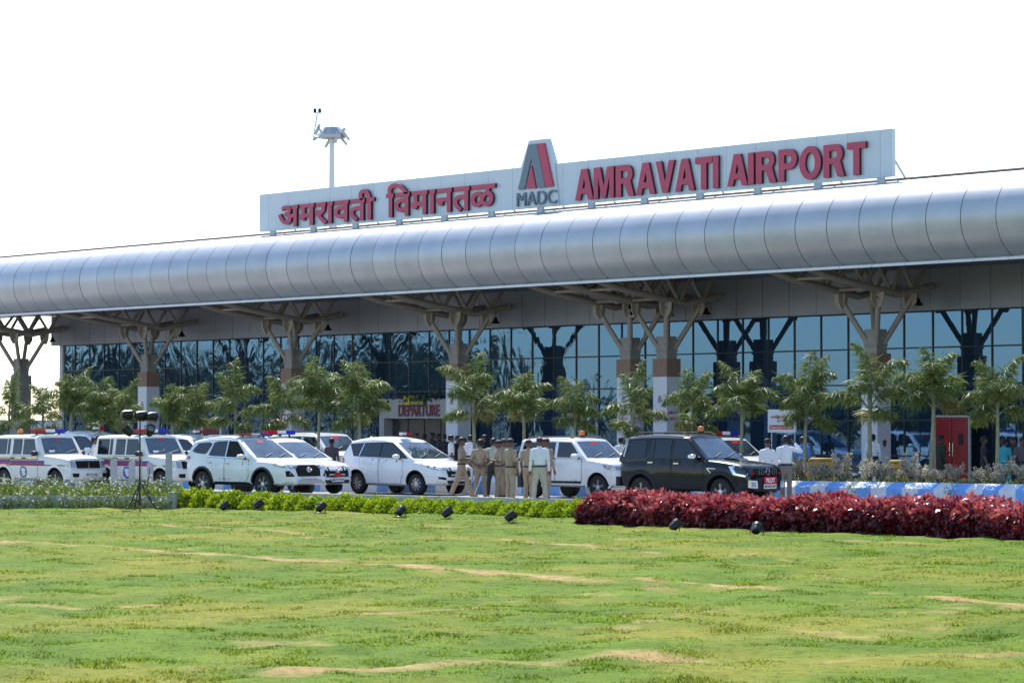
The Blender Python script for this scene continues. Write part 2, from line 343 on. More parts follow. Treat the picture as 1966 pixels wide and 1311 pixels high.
# road slab: top at 0, from the kerb to the terminal
KC.y = kerb_y(KC.x)
KPTS = [(XL, KB.y + LM * (XL - KB.x), .05), (KB.x, KB.y, .05), (KC.x, KC.y, KT), (XR, kerb_y(XR), KT)]
sheet('road', [(p[0], p[1], 0) for p in KPTS] + [(XR, 100, 0), (XL, 100, 0)], 'asphalt')
b = MB(); ks = .62                                # edging blocks, a joint between each two
for (ax, ay, h0), (bx, by, h1) in zip(KPTS, KPTS[1:]):
    L = math.hypot(bx - ax, by - ay); n = max(1, int(L / ks)); dx, dy = (bx - ax) / L, (by - ay) / L; hh = max(h0, h1) if h0 != h1 else h0
    for i in range(n):
        s0, s1 = L * i / n + .006, L * (i + 1) / n - .006; j = rnd.uniform(-.006, .006); V = []
        for z in (-.56, hh + j):
            for s_, o_ in ((s0, -.16 + j), (s1, -.16 + j), (s1, .02), (s0, .02)): V.append((ax + dx * s_ - dy * o_, ay + dy * s_ + dx * o_, z))
        b.add(V, [(3, 2, 1, 0), (4, 5, 6, 7), (0, 1, 5, 4), (1, 2, 6, 5), (2, 3, 7, 6), (3, 0, 4, 7)])
struct(b.build('kerb', 'kerb_stone', smooth=False))
sheet('pavement', [(XL, plant_y(XL) + 3.9, .12), (XR, plant_y(XR) + 3.9, .12), (XR, 99, .12), (XL, 99, .12)], 'paving')
b = MB(); b.add([(XL, plant_y(XL) + 3.8, 0), (XR, plant_y(XR) + 3.8, 0), (XR, plant_y(XR) + 3.9, .12), (XL, plant_y(XL) + 3.9, .12)], [(0, 1, 2, 3)])
struct(b.build('pavement_edge', 'kerb_stone', smooth=False))
# planter with the striped kerb
pl = empty('planter', (0, 0, 0), 0, 'long planter bed with a blue and white striped kerb behind the vehicles', 'planter')
b = MB(); st = .5; x = -132.; i = 0
while x < -4:
    a, c = x, x + st; ya, yc = plant_y(a), plant_y(c)
    for (dy0, z0, dy1, z1) in ((0, 0, .0, .40), (.0, .40, .32, .56), (.32, .56, .46, .56), (.46, .56, .46, .3)):
        b.add([(a, ya + dy0, z0), (c, yc + dy0, z0), (c, yc + dy1, z1), (a, ya + dy1, z1)], [(0, 1, 2, 3)], i % 2)
    x += st; i += 1
b.build('kerb', ['kerb_white', 'kerb_blue'], pl, smooth=False)
bb = MB(); n = 118; ps = []
for i in range(n + 1):
    x = -132 + 128 * i / n
    for j in range(6): ps.append((x, plant_y(x) + .45 + j * .68, .5 + .07 * noise.noise((x * .8, j, 0)) - (.42 if j == 5 else 0)))
bb.add(ps, [(i * 6 + j, (i + 1) * 6 + j, (i + 1) * 6 + j + 1, i * 6 + j + 1) for i in range(n) for j in range(5)])
bb.build('soil', 'soil', pl, angle=180)

# lawn: a fine undulating patch in view (dry seams as an attribute) and its blades
SEAMS = [[(0, 1041), (110, 1046), (230, 1049), (330, 1058), (460, 1066), (600, 1073), (700, 1080), (800, 1086), (900, 1094), (1000, 1103), (1130, 1112)],
         [(270, 1004), (330, 1011), (450, 1019), (600, 1026), (760, 1032)], [(560, 1292), (700, 1284), (860, 1276), (1000, 1268), (1120, 1262), (1200, 1258), (1290, 1266)],
         [(1230, 1110), (1400, 1126), (1560, 1138), (1700, 1143)], [(1790, 1150), (1880, 1160), (1966, 1167)], [(940, 1035), (1100, 1046), (1260, 1060)],
         [(0, 1160), (150, 1166), (300, 1160)], [(1560, 1268), (1760, 1262), (1966, 1250)], [(700, 1180), (820, 1172), (960, 1166)]]
SW = [.24, .15, .26, .12, .16, .12, .08, .12, .08]
segs = []
for pl_, w in zip(SEAMS, SW):
    q = [G(x, y, LAWN) for x, y in pl_]
    for a, c in zip(q, q[1:]): segs.append((a.x, a.y, c.x, c.y, w))
segs = np.array(segs, np.float32)
def vnoise(x, y, s, seed=0):                      # smooth lattice noise, vectorised
    x = np.asarray(x) * s + seed * 17.3; y = np.asarray(y) * s - seed * 9.1; xi, yi = np.floor(x).astype(np.int64), np.floor(y).astype(np.int64); fx, fy = x - xi, y - yi
    fx = fx * fx * (3 - 2 * fx); fy = fy * fy * (3 - 2 * fy)
    def h(a, c): return ((np.sin(a * 127.1 + c * 311.7 + seed * 74.7) * 43758.5453) % 1.0)
    return (h(xi, yi) * (1 - fx) + h(xi + 1, yi) * fx) * (1 - fy) + (h(xi, yi + 1) * (1 - fx) + h(xi + 1, yi + 1) * fx) * fy
def lawn_z(x, y):
    return LAWN + .07 * (vnoise(x, y, .22, 1) - .5) + .06 * (vnoise(x, y, 1.1, 2) - .5) + .06 * (vnoise(x, y, 2.6, 3) - .5) * vnoise(x, y, .5, 4) * 1.6 + .02 * (vnoise(x, y, 7., 7) - .5)
def dryness(x, y):
    d = np.full(x.shape, 9., np.float32); wv = .8 + .9 * vnoise(x, y, 1.7, 5)
    wob = .5 * (vnoise(x, y, 1.1, 8) - .5)
    for ax, ay, bx, by, w in segs:
        t = np.clip(((x - ax) * (bx - ax) + (y - ay) * (by - ay)) / ((bx - ax) ** 2 + (by - ay) ** 2), 0, 1)
        d = np.minimum(d, np.abs(np.hypot(x - ax - t * (bx - ax), y - ay - t * (by - ay)) - np.abs(wob) * .25) / w)
    v = np.clip(1.25 - d / wv, 0, 1) * np.clip(vnoise(x, y, .9, 6) * 2.2 + .1, 0, 1)
    sp = np.clip((vnoise(x, y, .55, 11) * vnoise(x, y, 2.3, 12) - .58) * 4, 0, .45)
    return np.maximum(v, sp)
na, nr = 300, 420
rr = np.linspace(14, 96, nr); aa = np.linspace(-1, 1, na)
dd, lt = np.meshgrid(rr, aa, indexing='ij'); lt = lt * (dd * .205 + 3.5)
X = FH.x * dd + RT.x * lt; Y = FH.y * dd + RT.y * lt
def kyv(X): return K2.y + KM * (X - K2.x)
KY = kyv(X) - .1
Z = lawn_z(X, Y)
idx = np.arange(na * nr).reshape(nr, na)
Fc = np.stack([idx[:-1, :-1], idx[:-1, 1:], idx[1:, 1:], idx[1:, :-1]], -1).reshape(-1, 4)
keep = (Y[:-1, :-1] < KY[:-1, :-1] + .35).reshape(-1)
me = np_mesh('lawn', np.stack([X, Y, Z], -1).reshape(-1, 3), Fc[keep], ['lawn'], attr=('dry', dryness(X, Y).ravel()), smooth=True)
struct(link('lawn', me))
def blades():
    g = np.random.default_rng(3); n = 420000
    d = 22 * (88 / 22.) ** g.random(n); l = (g.random(n) * 2 - 1) * (d * .2 + 1.5)
    x = FH.x * d + RT.x * l; y = FH.y * d + RT.y * l
    tuft = vnoise(x, y, 2.2, 21); dr = dryness(x, y)
    ok = (y < kyv(x) - .2) & (g.random(n) < .35 + .9 * np.clip(tuft - .3, 0, 1)) & (g.random(n) > dr * .6)
    x, y, d, tuft, dr = x[ok], y[ok], d[ok], tuft[ok], dr[ok]; n = len(x)
    h = (.014 + .02 * g.random(n)) * (.55 + 2.6 * np.clip(tuft - .45, 0, 1)) * (1 - .4 * dr); w = .0035 + .0002 * d; a = g.random(n) * 6.283
    ln = h * (.6 + 1.3 * g.random(n)); z = lawn_z(x, y) - .008; b_ = g.random(n) * 6.283
    cx, cy = np.cos(a) * w, np.sin(a) * w
    V = np.stack([np.stack([x - cx, y - cy, z], -1), np.stack([x + cx, y + cy, z], -1), np.stack([x + np.cos(b_) * ln, y + np.sin(b_) * ln, z + h], -1)], 1).reshape(-1, 3)
    me = np_mesh('grass', V, np.arange(n * 3).reshape(-1, 3), ['blade'], attr=('dry', np.repeat(dr * .7, 3)))
    tag(link('grass', me), 'short sunlit lawn grass with drier yellow patches', 'grass', kind='stuff')
blades()

# ------------------------------------------------------------------ the terminal
term = empty('airport_terminal', (-80, 80, 0), 0, 'long airport terminal with a rounded silver canopy and blue glass front', 'building')
TO = Vector((80, -80, 0))
def tb(mb, name, mats, parent=None, **kw):        # build in world coordinates under the terminal
    o = mb.build(name, mats, parent or term, **kw); o.location = TO if not parent else (0, 0, 0); return o
TX0, TX1, XE = -130., -8., -115.6               # canopy ends, building's own end
prof = [(67.5, 7.32)]
for i in range(19):
    t = R(-62 + i * (62 + 78) / 18); prof.append((68.15 - 1.5 * math.cos(t), 8.58 + 1.36 * math.sin(t)))
prof += [(68.25, 9.98), (68.8, 10.09), (69.3, 10.19)]
prof[0] = (67.36, 7.33)
ny = len(prof)
def inset(i, d):
    a, c = prof[max(i - 1, 0)], prof[min(i + 1, ny - 1)]; ty, tz = c[0] - a[0], c[1] - a[1]; l = math.hypot(ty, tz)
    return prof[i][0] + d * tz / l, prof[i][1] - d * ty / l
SP = 1.366; s0 = U(509.3, 66.65)
b = MB(); k0 = int((TX0 - s0) // SP) + 1; xs = [s0 + SP * k for k in range(k0, 200) if s0 + SP * k < TX1]
edges = [TX0] + xs + [TX1]
for a, c in zip(edges, edges[1:]):
    a2, c2 = a + .012, c - .012; tw = rnd.uniform(-.004, .004)
    vs = [(x, y + tw, z) for x in (a2, c2) for y, z in prof]
    b.add(vs, [(i, ny + i, ny + i + 1, i + 1) for i in range(ny - 1)], 0)
    q = [inset(i, .03) for i in range(ny)]
    b.add([(x, y, z) for x in (c - .014, c + .014) for y, z in q], [(i, ny + i, ny + i + 1, i + 1) for i in range(ny - 1)], 1)
    for x in (a2, c2): b.add([(x, y + tw, z) for y, z in prof] + [(x, y, z) for y, z in q], [(i, i + 1, ny + i + 1, ny + i) for i in range(ny - 1)], 1)
tb(b, 'canopy', ['cladding', 'joint_dark'], angle=60)
b = MB()                                           # bright gutter edge under the canopy, jointed like it
for a, c in zip(edges, edges[1:]): b.b2((a + .008, 67.28, 7.24), (c - .008, 67.44, 7.325))
b.b2((TX0, 67.32, 7.25), (TX1, 67.43, 7.30), )
tb(b, 'gutter', 'trim_white', smooth=False)
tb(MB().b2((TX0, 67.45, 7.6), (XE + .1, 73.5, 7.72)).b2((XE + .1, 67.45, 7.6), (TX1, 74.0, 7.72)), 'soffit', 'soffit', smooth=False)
tb(MB().b2((TX0, 69.3, 10.14), (TX1, 69.42, 10.27)), 'roof_edge_trim', 'trim_brown', smooth=False)
tb(MB().add([(TX0, 69.42, 10.14), (TX1, 69.42, 10.14), (TX1, 96, 10.6), (TX0, 96, 10.6)], [(0, 1, 2, 3)]).b2((TX0, 95.9, 0), (TX1, 96, 10.58)).b2((TX1 - .1, 74.8, 0), (TX1, 95.9, 10.3)), 'roof', 'cladding', smooth=False)
# grey fascia panels above the glass
b = MB(); FD = 74.05; fs = 1.31; f0 = U(1515.6, FD); k = -80; px = []
while f0 + k * fs < TX1:
    if f0 + k * fs > XE: px.append(f0 + k * fs)
    k += 1
e2 = [XE - .0] + px + [TX1]
for a, c in zip(e2, e2[1:]): b.b2((a + .009, FD, 6.14), (c - .009, FD + .5, 7.6))
tb(b, 'fascia', 'fascia_panel', smooth=False)
tb(MB().b2((XE + .02, FD + .03, 6.16), (TX1, FD + .45, 7.59)), 'fascia_backing', 'joint_dark', smooth=False)
tb(MB().b2((XE - .004, FD + .5, 0), (XE + .28, 95.9, 10.1)).b2((XE, FD + .505, 6.14), (TX1, FD + .55, 7.6)), 'end_wall', 'trim_white', smooth=False)
# curtain wall: panes (each set a hair differently) and dark mullions
GD = 74.65; gs = 1.29; g0 = U(1526.3, GD); k = -80; gx = []
while g0 + k * gs < TX1:
    if g0 + k * gs > XE + .35: gx.append(g0 + k * gs)
    k += 1
gz = [.12, 1.07, 2.33, 3.59, 4.87, 6.14]
e3 = [XE + .28] + gx + [TX1 - .1]
b = MB(); bw = MB()
for a, c in zip(e3, e3[1:]):
    for z0, z1 in zip(gz, gz[1:]):
        big = 1 if a > -75 else 2.2
        t1, t2 = rnd.gauss(0, .0007) * big, rnd.gauss(0, .0006) * big; y = GD
        b.add([(a + .02, y - t1 - t2, z0 + .02), (c - .02, y + t1 - t2, z0 + .02), (c - .02, y + t1 + t2, z1 - .02), (a + .02, y - t1 + t2, z1 - .02)], [(0, 1, 2, 3)])
    bw.b2((c - .028, GD - .035, .12), (c + .028, GD + .05, 6.14))
for z in gz: bw.b2((e3[0], GD - .03, z - .028), (e3[-1], GD + .06, z + .028))
bw.b2((e3[0], GD + .06, .1), (e3[-1], GD + .1, 6.2))
tb(b, 'glazing', 'facade_glass', smooth=False, fix=False); tb(bw, 'mullions', 'mullion', smooth=False)

# tree columns: concrete pier in a wrapped banner box, four raking tubes, two cranked trusses to the canopy
CD = 72.0
cu = [U(x, CD) for x in (40, 285, 562, 880, 1210, 1280, 1682)]
cu = [cu[0] - 10.9] + cu + [cu[-1] + 10.9, cu[-1] + 21.8, cu[-1] + 32.7]
def face_poly(cx, cz, s, fx):                       # a plain head-and-shoulders poster figure
    return [(cx + fx * s * a, cz + s * c) for a, c in ((-.5, -1.), (.5, -1.), (.48, -.5), (.3, -.28), (.12, -.2), (.12, -.05), (.2, .1), (.22, .3), (.15, .48), (0, .54), (-.15, .48), (-.22, .3), (-.2, .1), (-.12, -.05), (-.12, -.2), (-.3, -.28), (-.48, -.5))]
def column(uc, wrapped):
    pier = MB().b2((-.27, -.27, .1), (.27, .27, 5.45)).b2((-.3, -.3, 4.88), (.3, .3, 4.95))
    p = pier.build('column', 'concrete', term, smooth=False); p.location = Vector((uc, CD, 0)) + TO
    MB().b2((-.37, -.37, 3.95), (.37, .37, 4.62)).build('capital', 'terracotta' if wrapped else 'concrete', p, smooth=False)
    bx = MB().b2((-.355, -.355, .1), (.355, .355, 3.95)).build('banner_wrap' if wrapped else 'plinth', 'banner_white' if wrapped else 'concrete', p, smooth=False)
    if wrapped:
        for side in (0, 1):
            M = Matrix.Translation((0, -.36, 0)) if side == 0 else Matrix.Rotation(R(90), 4, 'Z') @ Matrix.Translation((0, -.36, 0))
            for bd, z, w, h in (('AMRAVATI', 2.62, .56, .12), ('AIRPORT', 2.40, .48, .12)):
                me = text_mesh('lettering', bd, w, h, .004, ['sign_red'], .02, M @ Matrix.Translation((0, 0, z))); link('lettering', me, p)
            mb = MB()
            def f(u, v, w): return M @ Vector((u, -w, v))
            mb.prism([(-.12, 3.0), (-.05, 3.25), (0, 3.25), (.02, 3.0), (-.03, 3.0), (-.04, 3.15), (-.08, 3.0)], .0, .004, f, 0)
            mb.prism([(.01, 3.25), (.05, 3.25), (.12, 3.0), (.06, 3.0)], .0, .004, f, 1)
            mb.build('emblem', ['sign_grey', 'sign_red'], p, smooth=False)
            if rnd.random() < 2:
                mb = MB(); mb.prism([(u, v) for u, v in face_poly(.02, 1.35, .42, 1)][0:6] + [(-.08 + .02, 1.32), (-.12, 1.2), (-.19, 1.1)], 0, .003, f, rnd.choice((0, 1, 2)))
                hd = [(.02 + .085 * math.cos(t * .3927), 1.52 + .115 * math.sin(t * .3927)) for t in range(16)]
                mb.prism(hd, 0.001, .005, f, 3)
                mb.prism([(.02 + .095 * math.cos(R(a)), 1.55 + .105 * math.sin(R(a))) for a in range(-10, 200, 15)] + [(-.04, 1.6), (.07, 1.6)], .003, .007, f, 4)
                mb.build('portrait', ['shirt_white', 'shirt_dark', 'navy', 'skin', 'hair'], p, smooth=False)
    s = .86; zt = 6.5
    for sx in (-1, 1):
        for sy in (-1, 1):
            MB().tube([(sx * .1, sy * .1, 4.75), (sx * s, sy * s, zt)], .098, 10).build('raking_tube', 'tube_steel', p, angle=60)
            g_ = MB(); d = .26
            g_.prism([(-d, .18), (d, .18), (d * .9, -.12), (d * .3, -.34), (-d * .3, -.34), (-d * .9, -.12)], -.02, .02, lambda u, v, w: Vector((sx * s + w - sx * .12 + (-sx) * (0.0), sy * s + u, zt + v)))
            g_.prism([(-d, .18), (d, .18), (d * .9, -.12), (d * .3, -.34), (-d * .3, -.34), (-d * .9, -.12)], -.02, .02, lambda u, v, w: Vector((sx * s + u, sy * s + w - sy * .0, zt + v)))
            g_.build('gusset_plate', 'tube_steel', p, smooth=False)
    for sx in (-1, 1):
        x = sx * s; lo = [(x, -4.5, 7.36), (x, -3.2, 7.08), (x, 0.1, 6.62), (x, 2.0, 6.98)]
        t = MB(); t.tube(lo, .125, 10)
        top = [-3.6, -2.2, -.9, .4, 1.6]; bot = [-3.0, -1.55, -.2, 1.0]
        def zl(y):
            for (a, c) in zip(lo, lo[1:]):
                if a[1] <= y <= c[1]: return a[2] + (c[2] - a[2]) * (y - a[1]) / (c[1] - a[1])
            return 7
        for i, yb in enumerate(bot):
            for yt in (top[i], top[i + 1]): t.tube([(x, yb, zl(yb)), (x + sx * .0, yt, 7.62)], .07, 8)
        t.build('truss', 'tube_steel', p, angle=60)
    for y_, z_ in ((-1., 6.8), (.9, 6.75), (-3.2, 7.1)): MB().tube([(-s, y_, z_), (s, y_, z_)], .065, 8).build('cross_tube', 'tube_steel', p, angle=60)
    l = MB(); l.tube([(s, 1.25, 6.8), (s, 1.25, 6.52)], .012, 6); l.lathe([(.02, 6.53), (.06, 6.5), (.09, 6.4), (.17, 6.3), (.18, 6.27), (.15, 6.27)], 14, Matrix.Translation((s, 1.25, 0)))
    l.build('pendant_lamp', 'lamp_black', p, angle=60)
    if 9 < abs(uc - U(562, CD)) < 9.01 or abs(uc - U(562, CD)) < .1:
        c_ = MB().tube([(-.27, 0, 4.9), (-.62, 0, 4.9), (-.62, 0, 4.8)], .03, 8).lathe([(.01, 4.56), (.09, 4.6), (.13, 4.7), (.12, 4.82), (.02, 4.84)], 14, Matrix.Translation((-.62, 0, 0)))
        c_.build('security_camera', 'lamp_black', p)
for i, uc in enumerate(cu): column(uc, i > 1)

# ------------------------------------------------------------------ rooftop sign
SD = 69.0
xl, xr = U(497, SD), U(1716, SD); ZB, ZT = 10.31, 11.89
lu, ru = U(994, SD), U(1071, SD)
sg = empty('rooftop_sign', ((xl + xr) / 2, SD, ZB), 0, 'long pale rooftop sign board with raised red Hindi and English lettering', 'sign')
SO = -Vector(sg.location)
b = MB(); edges = [xl, U(514.7, SD)]
while edges[-1] + 1.386 < xr - .3: edges.append(edges[-1] + 1.386)
edges.append(xr)
for a, c in zip(edges, edges[1:]): b.b2((a + .006, SD, ZB), (c - .006, SD + .16, ZT))
def sbuild(mb, n, m, **kw): o = mb.build(n, m, sg, **kw); o.location = SO; return o
sbuild(b, 'board', 'sign_panel', smooth=False)
sbuild(MB().b2((xl + .02, SD + .02, ZB + .02), (xr - .02, SD + .14, ZT - .02)), 'board_frame', 'joint_dark', smooth=False)
tr = [(x, z) for x, z in ((U(990, SD), ZB + .02), (U(1075, SD), ZB + .02), (U(1067, SD), ZT - .02), (U(1053, SD), 12.86), (U(1017, SD), 12.86), (U(1002, SD), ZT - .02))]
sbuild(MB().prism(tr, SD - .05, SD + .14, lambda u, v, w: Vector((u, w, v))), 'logo_board', 'sign_panel', smooth=False)
b = MB(); n = 13
for i in range(n):
    x = xl + .9 + (xr - xl - 1.4) * i / (n - 1)
    b = MB(); b.b2((x - .16, SD - .02, 9.95), (x + .16, SD + .02, ZB + .01)); b.b2((x - .03, SD + .02, 9.95), (x + .03, SD + .2, ZB + .3)); b.tube([(x, SD + .16, ZB + 1.2), (x, SD + 1.5, 10.1)], .04)
    sbuild(b, 'sign_post', 'steel_grey', smooth=False)
def sign_text(name, body, x0, x1, z0, z1, bold, mats=('sign_red', 'sign_side'), y=SD - .1, depth=.1, parent=None):
    a, c = U(x0, SD - .1), U(x1, SD - .1)
    me = (block_text if body[0] == 'A' else text_mesh)(name, body, c - a, z1 - z0, depth, list(mats), bold)
    return link(name, me, sg, Vector(((a + c) / 2, y + depth / 2 - .02, (z0 + z1) / 2)) + SO)
sign_text('hindi_lettering', 'अमरावती', 533, 718, 10.38, 11.66, .022)
sign_text('hindi_lettering', 'िवमानतळ', 741, 951, 10.40, 11.76, .022)
sign_text('english_lettering', 'AMRAVATI', 1105, 1381, 10.43, 11.57, .1)
sign_text('english_lettering', 'AIRPORT', 1398, 1665, 10.43, 11.57, .1)
def lg(pts): return [(lambda q: (q.x, q.z))(P(960 + x / 2.4, 200 + y / 2.4, SD - .06)) for x, y in pts]
LF = lambda u, v, w: Vector((u, w, v))
sbuild(MB().prism(lg([(88, 396), (137, 188), (174, 183), (214, 384), (181, 388), (149, 250), (118, 393)]), SD - .13, SD - .05, LF), 'logo_mark', 'sign_grey', smooth=False)
b = MB().prism(lg([(176, 184), (208, 181), (250, 379), (216, 384)]), SD - .13, SD - .05, LF); b.prism(lg([(127, 391), (151, 282), (171, 388)]), SD - .13, SD - .05, LF)
sbuild(b, 'logo_mark', 'sign_red', smooth=False)
sign_text('logo_lettering', 'MADC', 992.5, 1068.5, 10.40, 10.92, 0., ('sign_grey', 'sign_grey'), SD - .11, .07)
MADC = None

# departure portal, its yellow sign, far mast, low far wall
pd = 73.6
def at(x, D, z=.12): q = U(x, D); return Vector((q, D, z))
a, c = U(728, pd), U(872, pd)
po = empty('departure_portal', ((a + c) / 2, pd, .12), 0, 'pale entrance portal reading DEPARTURE in dark red letters', 'entrance')
w = c - a
MB().b2((-w / 2, 0, 2.33), (w / 2, .7, 3.16)).b2((-w / 2, 0, 0), (-w / 2 + .32, .7, 2.33)).b2((w / 2 - .3, 0, 0), (w / 2, .7, 2.33)).build('portal_frame', 'portal', po, smooth=False)
d_ = MB()
for i in range(4): x0 = -w / 2 + .32 + (w - .62) * i / 4; d_.b2((x0 + .03, .45, 0), (x0 + (w - .62) / 4 - .03, .5, 2.3))
d_.build('glass_door', 'door_glass', po, smooth=False)
link('lettering', text_mesh('lettering', 'DEPARTURE', 2.66, .5, .03, ['departure_red'], .028), po, (U(805, pd) - po.location.x, -.03, 2.66))
v = MB()
for i in range(170):
    x = rnd.uniform(-w / 2 - .5, w / 2 + .1); z = 3.2 + rnd.uniform(-.15, .45) * (1 if abs(x) > .9 else .3)
    if i < 60: x = -w / 2 - .35 + rnd.uniform(-.2, .2); z = rnd.uniform(.3, 3.2)
    q = Vector((x, rnd.uniform(-.25, .05), z)); d = Vector((rnd.uniform(-1, 1), rnd.uniform(-1, .2), rnd.uniform(-1, .6))).normalized() * .22; s_ = d.orthogonal().normalized() * .05
    v.add([q, q + d * .5 + s_, q + d, q + d * .5 - s_], [(0, 1, 2, 3)], rnd.choice((0, 0, 0, 1)))
v.build('foliage', ['wood_leaf', 'maroon'], po, smooth=False, fix=False)
q = P(797, 770, pd)
ds = empty('departure_sign', (q.x, pd - .05, q.z - .2), 0, 'small black and yellow departure sign with an aeroplane above the entrance', 'sign')
MB().b2((-.75, 0, -.02), (.75, .1, .47)).build('sign_panel', 'sign_black', ds, smooth=False)
MB().b2((-.68, -.012, .05), (-.32, 0, .42)).build('symbol_panel', 'sign_yellow', ds, smooth=False)
MB().prism([(-.64, .16), (-.6, .15), (-.5, .2), (-.44, .12), (-.41, .13), (-.44, .24), (-.36, .3), (-.37, .33), (-.46, .3), (-.58, .34), (-.6, .32), (-.52, .26), (-.6, .2)], -.016, -.012, lambda u, v, w: Vector((u, w, v))).build('aeroplane_symbol', 'sign_black', ds, smooth=False)
link('lettering', text_mesh('lettering', 'प्रस्थान', .5, .17, .01, ['sign_yellow'], .02), ds, (-.02, -.01, .33))
link('lettering', text_mesh('lettering', 'DEPARTURE', .85, .13, .01, ['sign_yellow'], .02), ds, (.16, -.01, .12))

mq = P(637, 360, 116.)
ma = empty('light_mast', (mq.x, mq.y, 0), 0, 'tall white floodlight mast rising behind the terminal roof', 'mast')
zt = P(637, 252, 116.).z; sc = (P(637, 260, 116.).z - P(637, 360, 116.).z) / 100
MB().tube([(0, 0, -.5), (0, 0, zt)], [.34, .17], 12).build('pole', 'trim_white', ma)
MB().tube([(0, 0, zt), (0, 0, P(637, 208, 116.).z)], .03, 6).build('lightning_rod', 'steel_grey', ma)
hd = MB().lathe([(.5, zt - .55), (.95, zt - .5), (.95, zt - .3), (.55, zt + .25), (.2, zt + .3)], 8, k=0); hd.build('head_frame', 'steel_grey', ma, smooth=False)
for i, (dx, dz, ang) in enumerate(((-1.05, -.35, .9), (-.7, -.1, -.6), (-.3, -.75, .5), (.35, -.5, .2), (.75, -.6, -.7), (1.0, -.35, -.6), (.6, 0, .9), (-.95, .05, .4))):
    qv = RT * dx * 1.0 - FH * (.5 if i % 2 else -.5); M = Matrix.Rotation(AZ, 3, 'Z') @ Matrix.Rotation(ang, 3, 'Y')
    MB().box((qv.x, qv.y, zt + dz), (.16, .5, .75), M=M).build('floodlight', 'steel_grey', ma, smooth=False)
am = MB(); am.tube([-RT * 1.3 + UZ * (zt - .4), RT * 1.25 + UZ * (zt - .4)], .05, 6); am.tube([-RT * 1.25 + UZ * (zt - .4), -RT * 1.0 + UZ * (zt + 1.3)], .05, 6).tube([-RT * 1.22 + UZ * (zt + 1.28), -RT * .8 + UZ * (zt + 1.28)], .04, 6)
for s_ in (-.9, -.65):
    am.tube([RT * s_ * 1.3 + UZ * (zt + 1.25), RT * s_ * 1.3 + UZ * (zt + 1.55)], .11, 8, 1)
am.build('cross_arm', ['steel_grey', 'maroon'], ma)
fw = [U(-40, 150), U(118, 150)]
tag(MB().b2((fw[0] - 60, 150, -.5), (fw[1], 150.3, 2.6)).b2((fw[0] - 60, 149.9, 2.6), (fw[1], 150.4, 2.75)).build('boundary_wall', 'pale_blue', smooth=False), 'pale blue boundary wall far beyond the terminal end', 'wall')
# ------------------------------------------------------------------ vehicles
def lerp(a, b, t): return a + (b - a) * t
def curve(pts, x):                                    # smooth interpolation through (x, v) control points
    if x <= pts[0][0]: return pts[0][1]
    if x >= pts[-1][0]: return pts[-1][1]
    for i in range(len(pts) - 1):
        x0, v0 = pts[i]; x1, v1 = pts[i + 1]
        if x0 <= x <= x1:
            if x1 - x0 < 1e-6: return v1
            t = (x - x0) / (x1 - x0)
            m0 = (v1 - (pts[i - 1][1] if i else v0)) / (x1 - (pts[i - 1][0] if i else x0 - 1e-6) + 1e-9) if i else (v1 - v0) / (x1 - x0)
            m1 = ((pts[i + 2][1] if i + 2 < len(pts) else v1) - v0) / ((pts[i + 2][0] if i + 2 < len(pts) else x1) - x0 + 1e-9)
            s = (v1 - v0) / (x1 - x0)
            if m0 * s <= 0: m0 = 0
            if m1 * s <= 0: m1 = 0
            m0 = max(-3 * abs(s), min(3 * abs(s), m0)); m1 = max(-3 * abs(s), min(3 * abs(s), m1)); h = x1 - x0
            return (2 * t ** 3 - 3 * t ** 2 + 1) * v0 + (t ** 3 - 2 * t ** 2 + t) * h * m0 + (-2 * t ** 3 + 3 * t ** 2) * v1 + (t ** 3 - t ** 2) * h * m1
def loft(mb, secs, k=None):
    n = len(secs[0]); vs = [p for s in secs for p in s]
    fs = [(i * n + j, i * n + (j + 1) % n, (i + 1) * n + (j + 1) % n, (i + 1) * n + j) for i in range(len(secs) - 1) for j in range(n)]
    fs += [tuple(range(n)), tuple((len(secs) - 1) * n + j for j in range(n - 1, -1, -1))]
    return mb.add(vs, fs, k)
def mirror(half): return half + [(x, -y, z) for x, y, z in reversed(half) if abs(y) > 1e-6]
def poly_grid(poly, step=.07):                        # triangulated, subdivided 2-D polygon
    pts = []
    for i, p in enumerate(poly):
        q = poly[(i + 1) % len(poly)]; n = max(1, int(math.hypot(q[0] - p[0], q[1] - p[1]) / (step * 2)))
        pts += [(lerp(p[0], q[0], j / n), lerp(p[1], q[1], j / n)) for j in range(n)]
    bm = bmesh.new(); vs = [bm.verts.new((x, y, 0)) for x, y in pts]; bm.faces.new(vs)
    bmesh.ops.triangulate(bm, faces=bm.faces)
    for _ in range(2):
        es = [e for e in bm.edges if e.calc_length() > step * 2.2]
        if not es: break
        bmesh.ops.subdivide_edges(bm, edges=es, cuts=1); bmesh.ops.triangulate(bm, faces=[f for f in bm.faces if len(f.verts) > 3])
    bm.verts.index_update(); V = [(v.co.x, v.co.y) for v in bm.verts]; Fs = [tuple(v.index for v in f.verts) for f in bm.faces]; bm.free(); return V, Fs
